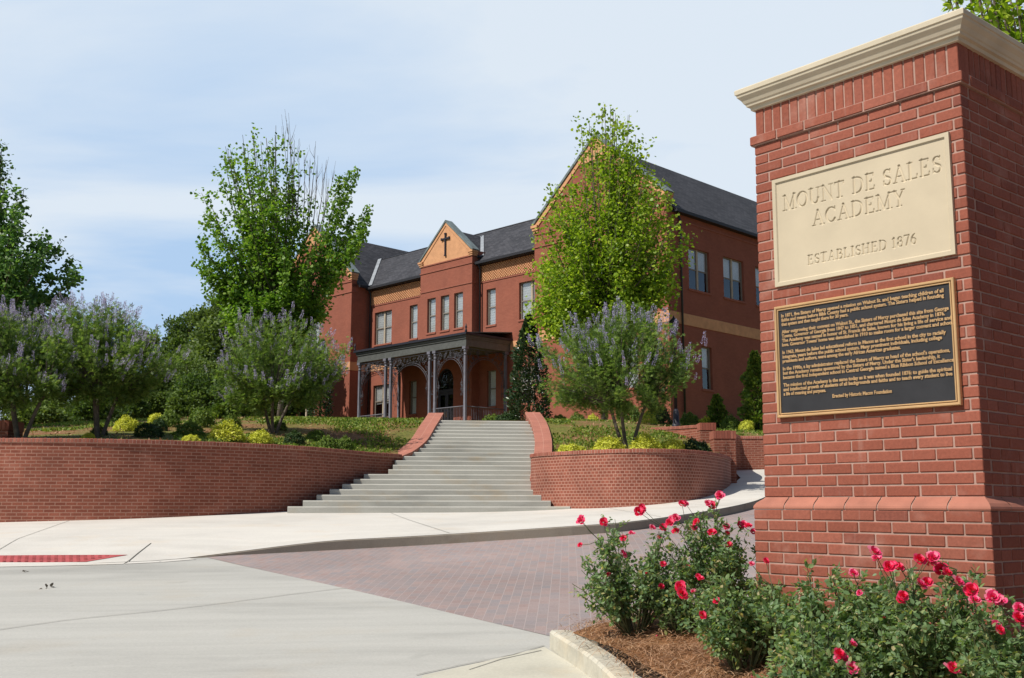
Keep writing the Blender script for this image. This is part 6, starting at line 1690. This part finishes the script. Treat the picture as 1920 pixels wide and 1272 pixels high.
def rose_bush(px, D, w, top, label, seed, blooms, n=4200, basepy=None, dy=.38, ls=.034):
    x = (px - 960) / 2015 * D; zb = float(bed_z([x], [D])[0]) - .01; ztop = at(px, top, D)[2]; h = ztop - zb; R = w * D / 2015 / 2
    rg_ = np.random.default_rng(seed); e = empty('rose_bush', (x, D, zb), label=label, cat='rose bush', group='rose bushes round the pillar')
    mb = MB(); C, A, tips = [], [], []
    nc_ = 58
    for i in range(nc_):
        ph = rg_.uniform(0, 2 * math.pi); rr = math.sqrt(rg_.uniform(.02, 1)); t = rg_.uniform(.42, 1)
        zt = h * (t * (1 - .38 * rr ** 2)); s = np.array([.07 * math.cos(ph), .07 * math.sin(ph), 0])
        rxy = R * rr * min(1, .55 + .6 * t)
        tip = np.array([rxy * math.cos(ph), rxy * math.sin(ph) * dy / R * 1.0 if R > dy else rxy * math.sin(ph), zt])
        path = np.array(bez(s, s + (tip - s) * np.array([.45, .45, .7]) + rg_.normal(0, .03, 3), tip, 6))
        mb.tube([tuple(q) for q in path], [.006, .0055, .005, .004, .003, .002], 4, cap=False)
        tips.append(tip)
        k = n // nc_; nn_ = max(3, int(k * 1.25) // 6); tt = rg_.uniform(.3, 1.0, nn_)
        for t_ in tt:
            q = path[min(int(t_ * 5), 4)] * (1 - (t_ * 5) % 1) + path[min(int(t_ * 5) + 1, 5)] * ((t_ * 5) % 1) if t_ < 1 else path[-1]
            d = unit(rg_.normal(0, 1, 3) + np.array([0, 0, .25])); ex = q + d * rg_.uniform(.05, .11)
            mb.tube([tuple(q), tuple(ex)], [.0022, .0012], 3, cap=False)
            for u in (.35, .35, .7, .7, 1.0, .5):
                C.append(q + (ex - q) * u + rg_.normal(0, .006, 3)); A.append(unit(d + rg_.normal(0, .8, 3)))
    mb.build('stem', MT['cane'], e)
    link('foliage', leaves('foliage', np.array(C), ls, 'oval', np.array(A), .7, .75, rg_), MT['rose_leaf'], e)
    for (bx, by, kd, sz) in blooms:
        Db = D - rg_.uniform(.02, .22); p = at(bx, by, Db) - np.array([x, D, zb])
        o = bpy.data.objects.new('blossom', PET[kd][rg_.integers(0, 3)]); COL.objects.link(o); o.parent = e; o.location = p
        dr_ = Vector((rg_.normal(0, .35), -.75 + rg_.normal(0, .25), .65)); o.rotation_mode = 'QUATERNION'; o.rotation_quaternion = dr_.to_track_quat('Z', 'Y'); o.scale = (sz * .85,) * 3
        # cane that carries it
        near = min(tips, key=lambda q: np.linalg.norm(q - p)); mb = MB(); mb.tube([tuple(near), tuple((near + p) / 2 + np.array([0, 0, -.01])), tuple(p)], [.0028, .0022, .002], 4, cap=False); mb.build('flower_stalk', MT['cane'], e)
def B(lst): return [(1020 + x / 2.133, 820 + y / 2.133, k, s) for (x, y, k, s) in lst]
r_, p_ = 'red', 'pink'
A1 = B([(148, 330, p_, 1.25), (148, 336, r_, 1.1), (238, 340, r_, 1.1), (378, 298, r_, 1.3), (392, 284, r_, 1.1), (433, 362, p_, .8), (350, 385, p_, .8), (318, 405, r_, .9), (316, 467, p_, 1.1), (475, 362, r_, 1.0), (145, 432, r_, .7), (255, 590, r_, .8), (258, 550, r_, .6), (475, 508, r_, .8), (405, 540, r_, .6)])
A2 = B([(552, 268, r_, 1.1), (565, 264, p_, .9), (703, 232, p_, 1.2), (706, 240, r_, 1.0), (670, 272, r_, 1.2), (655, 265, p_, .9), (515, 330, p_, 1.2), (503, 342, r_, 1.1), (527, 322, p_, 1.1), (527, 378, r_, 1.1), (670, 382, r_, 1.2), (728, 360, p_, 1.0), (610, 340, r_, 1.1), (597, 360, p_, 1.0), (785, 352, r_, 1.1), (800, 348, p_, 1.1), (818, 358, r_, 1.1), (838, 378, p_, .9), (733, 384, r_, .7), (738, 430, r_, .9), (460, 400, p_, .6), (575, 520, r_, .7), (478, 360, r_, 1.0)])
B1 = B([(545, 598, r_, 1.15), (552, 628, r_, 1.3), (618, 560, r_, .8), (690, 655, r_, .7), (632, 712, r_, .9), (888, 495, r_, .7), (830, 508, p_, .6), (625, 566, r_, .7)])
B2 = B([(1190, 885, p_, 1.15), (1180, 868, r_, 1.0), (1225, 825, p_, 1.1), (1240, 935, r_, 1.1), (1232, 926, p_, 1.0)])
B3 = B([(1320, 460, p_, 1.1), (1330, 488, p_, .9), (1378, 518, r_, 1.0), (1418, 520, r_, .9), (1392, 514, r_, .9), (1500, 492, r_, 1.1), (1540, 492, r_, 1.2), (1556, 482, p_, 1.1), (1590, 530, r_, 1.2), (1612, 542, r_, 1.0), (1505, 588, p_, 1.1), (1530, 580, r_, .9), (1435, 636, r_, .9), (1426, 652, r_, .8), (1520, 500, r_, 1.0), (1262, 622, p_, .5)])
B4 = B([(1655, 578, p_, .9), (1710, 612, r_, 1.1), (1722, 652, p_, .9), (1795, 640, p_, 1.1), (1820, 652, p_, 1.0), (1808, 758, p_, 1.0), (1822, 772, r_, .8), (1903, 738, p_, 1.0), (1896, 722, r_, .9), (1900, 684, p_, .9), (1630, 930, p_, 1.15), (1636, 922, r_, .9)])
rose_bush(1185, 8.1, 240, 962, 'rose bush at the left end of the bed in front of the paving', 1, A1, 4600)
rose_bush(1335, 8.5, 220, 945, 'tallest rose bush, just behind the left edge of the pillar', 2, A2, 4600)
rose_bush(1385, 6.75, 205, 1048, 'rose bush with few red blooms in front of the pillar left corner', 3, B1, 4800)
rose_bush(1545, 5.95, 260, 1052, 'rose bush without blooms on top before the pillar middle', 4, [], 4600)
rose_bush(1530, 5.45, 235, 1150, 'low rose bush at the bottom with a cluster of pink blooms', 6, B2, 3600)
rose_bush(1725, 5.45, 270, 1040, 'rose bush with the densest red blooms under the plaque', 5, B3, 5000)
rose_bush(1275, 7.95, 120, 1085, 'small low rose bush filling the gap between the left bushes', 8, [(1240, 1100, 'red', .8), (1300, 1110, 'pink', .7)], 1500)
rose_bush(1640, 5.75, 220, 1060, 'rose bush between the bare topped one and the densest blooms', 9, [(1600, 1075, 'pink', .8), (1655, 1160, 'red', .8)], 3800)
rose_bush(1890, 5.0, 260, 1105, 'rose bush cut off by the right edge at the pillar corner', 7, B4, 4600)

rg_ = np.random.default_rng(77); n = 70; X = rg_.uniform(.9, 2.0, n); Y = rg_.uniform(6.3, 8.6, n); k_ = X > 1.75 - .11 * Y + .12; X, Y = X[k_], Y[k_]
o = link('fallen_petals', leaves('fallen_petals', np.stack([X, Y, bed_z(X, Y) + .035], 1), .022, 'diamond', None, 0, 1.5, rg_), MT['petal_pink']); o['kind'] = 'stuff'
# fallen leaf bits on the street
for (px, py) in ((50, 1073), (84, 1104), (96, 1103)):
    x, y = ground_at(px, py); z = f_road.one(x, y) + .008
    rg_ = np.random.default_rng(px); C = np.array([[x, y, z]]) + rg_.normal(0, .03, (5, 3)) * np.array([1, 1, .1])
    me = leaves('fallen_leaf', C, .06, 'diamond', None, 0, 1.5, rg_)
    o = link('fallen_leaf', me, MT['bark']); tag(o, {50: 'single dry leaf on the street near the red mat', 84: 'clump of dry leaves on the street, farther left', 96: 'clump of dry leaves on the street, right hand one'}[px], 'leaf', 'dry leaves on the street')
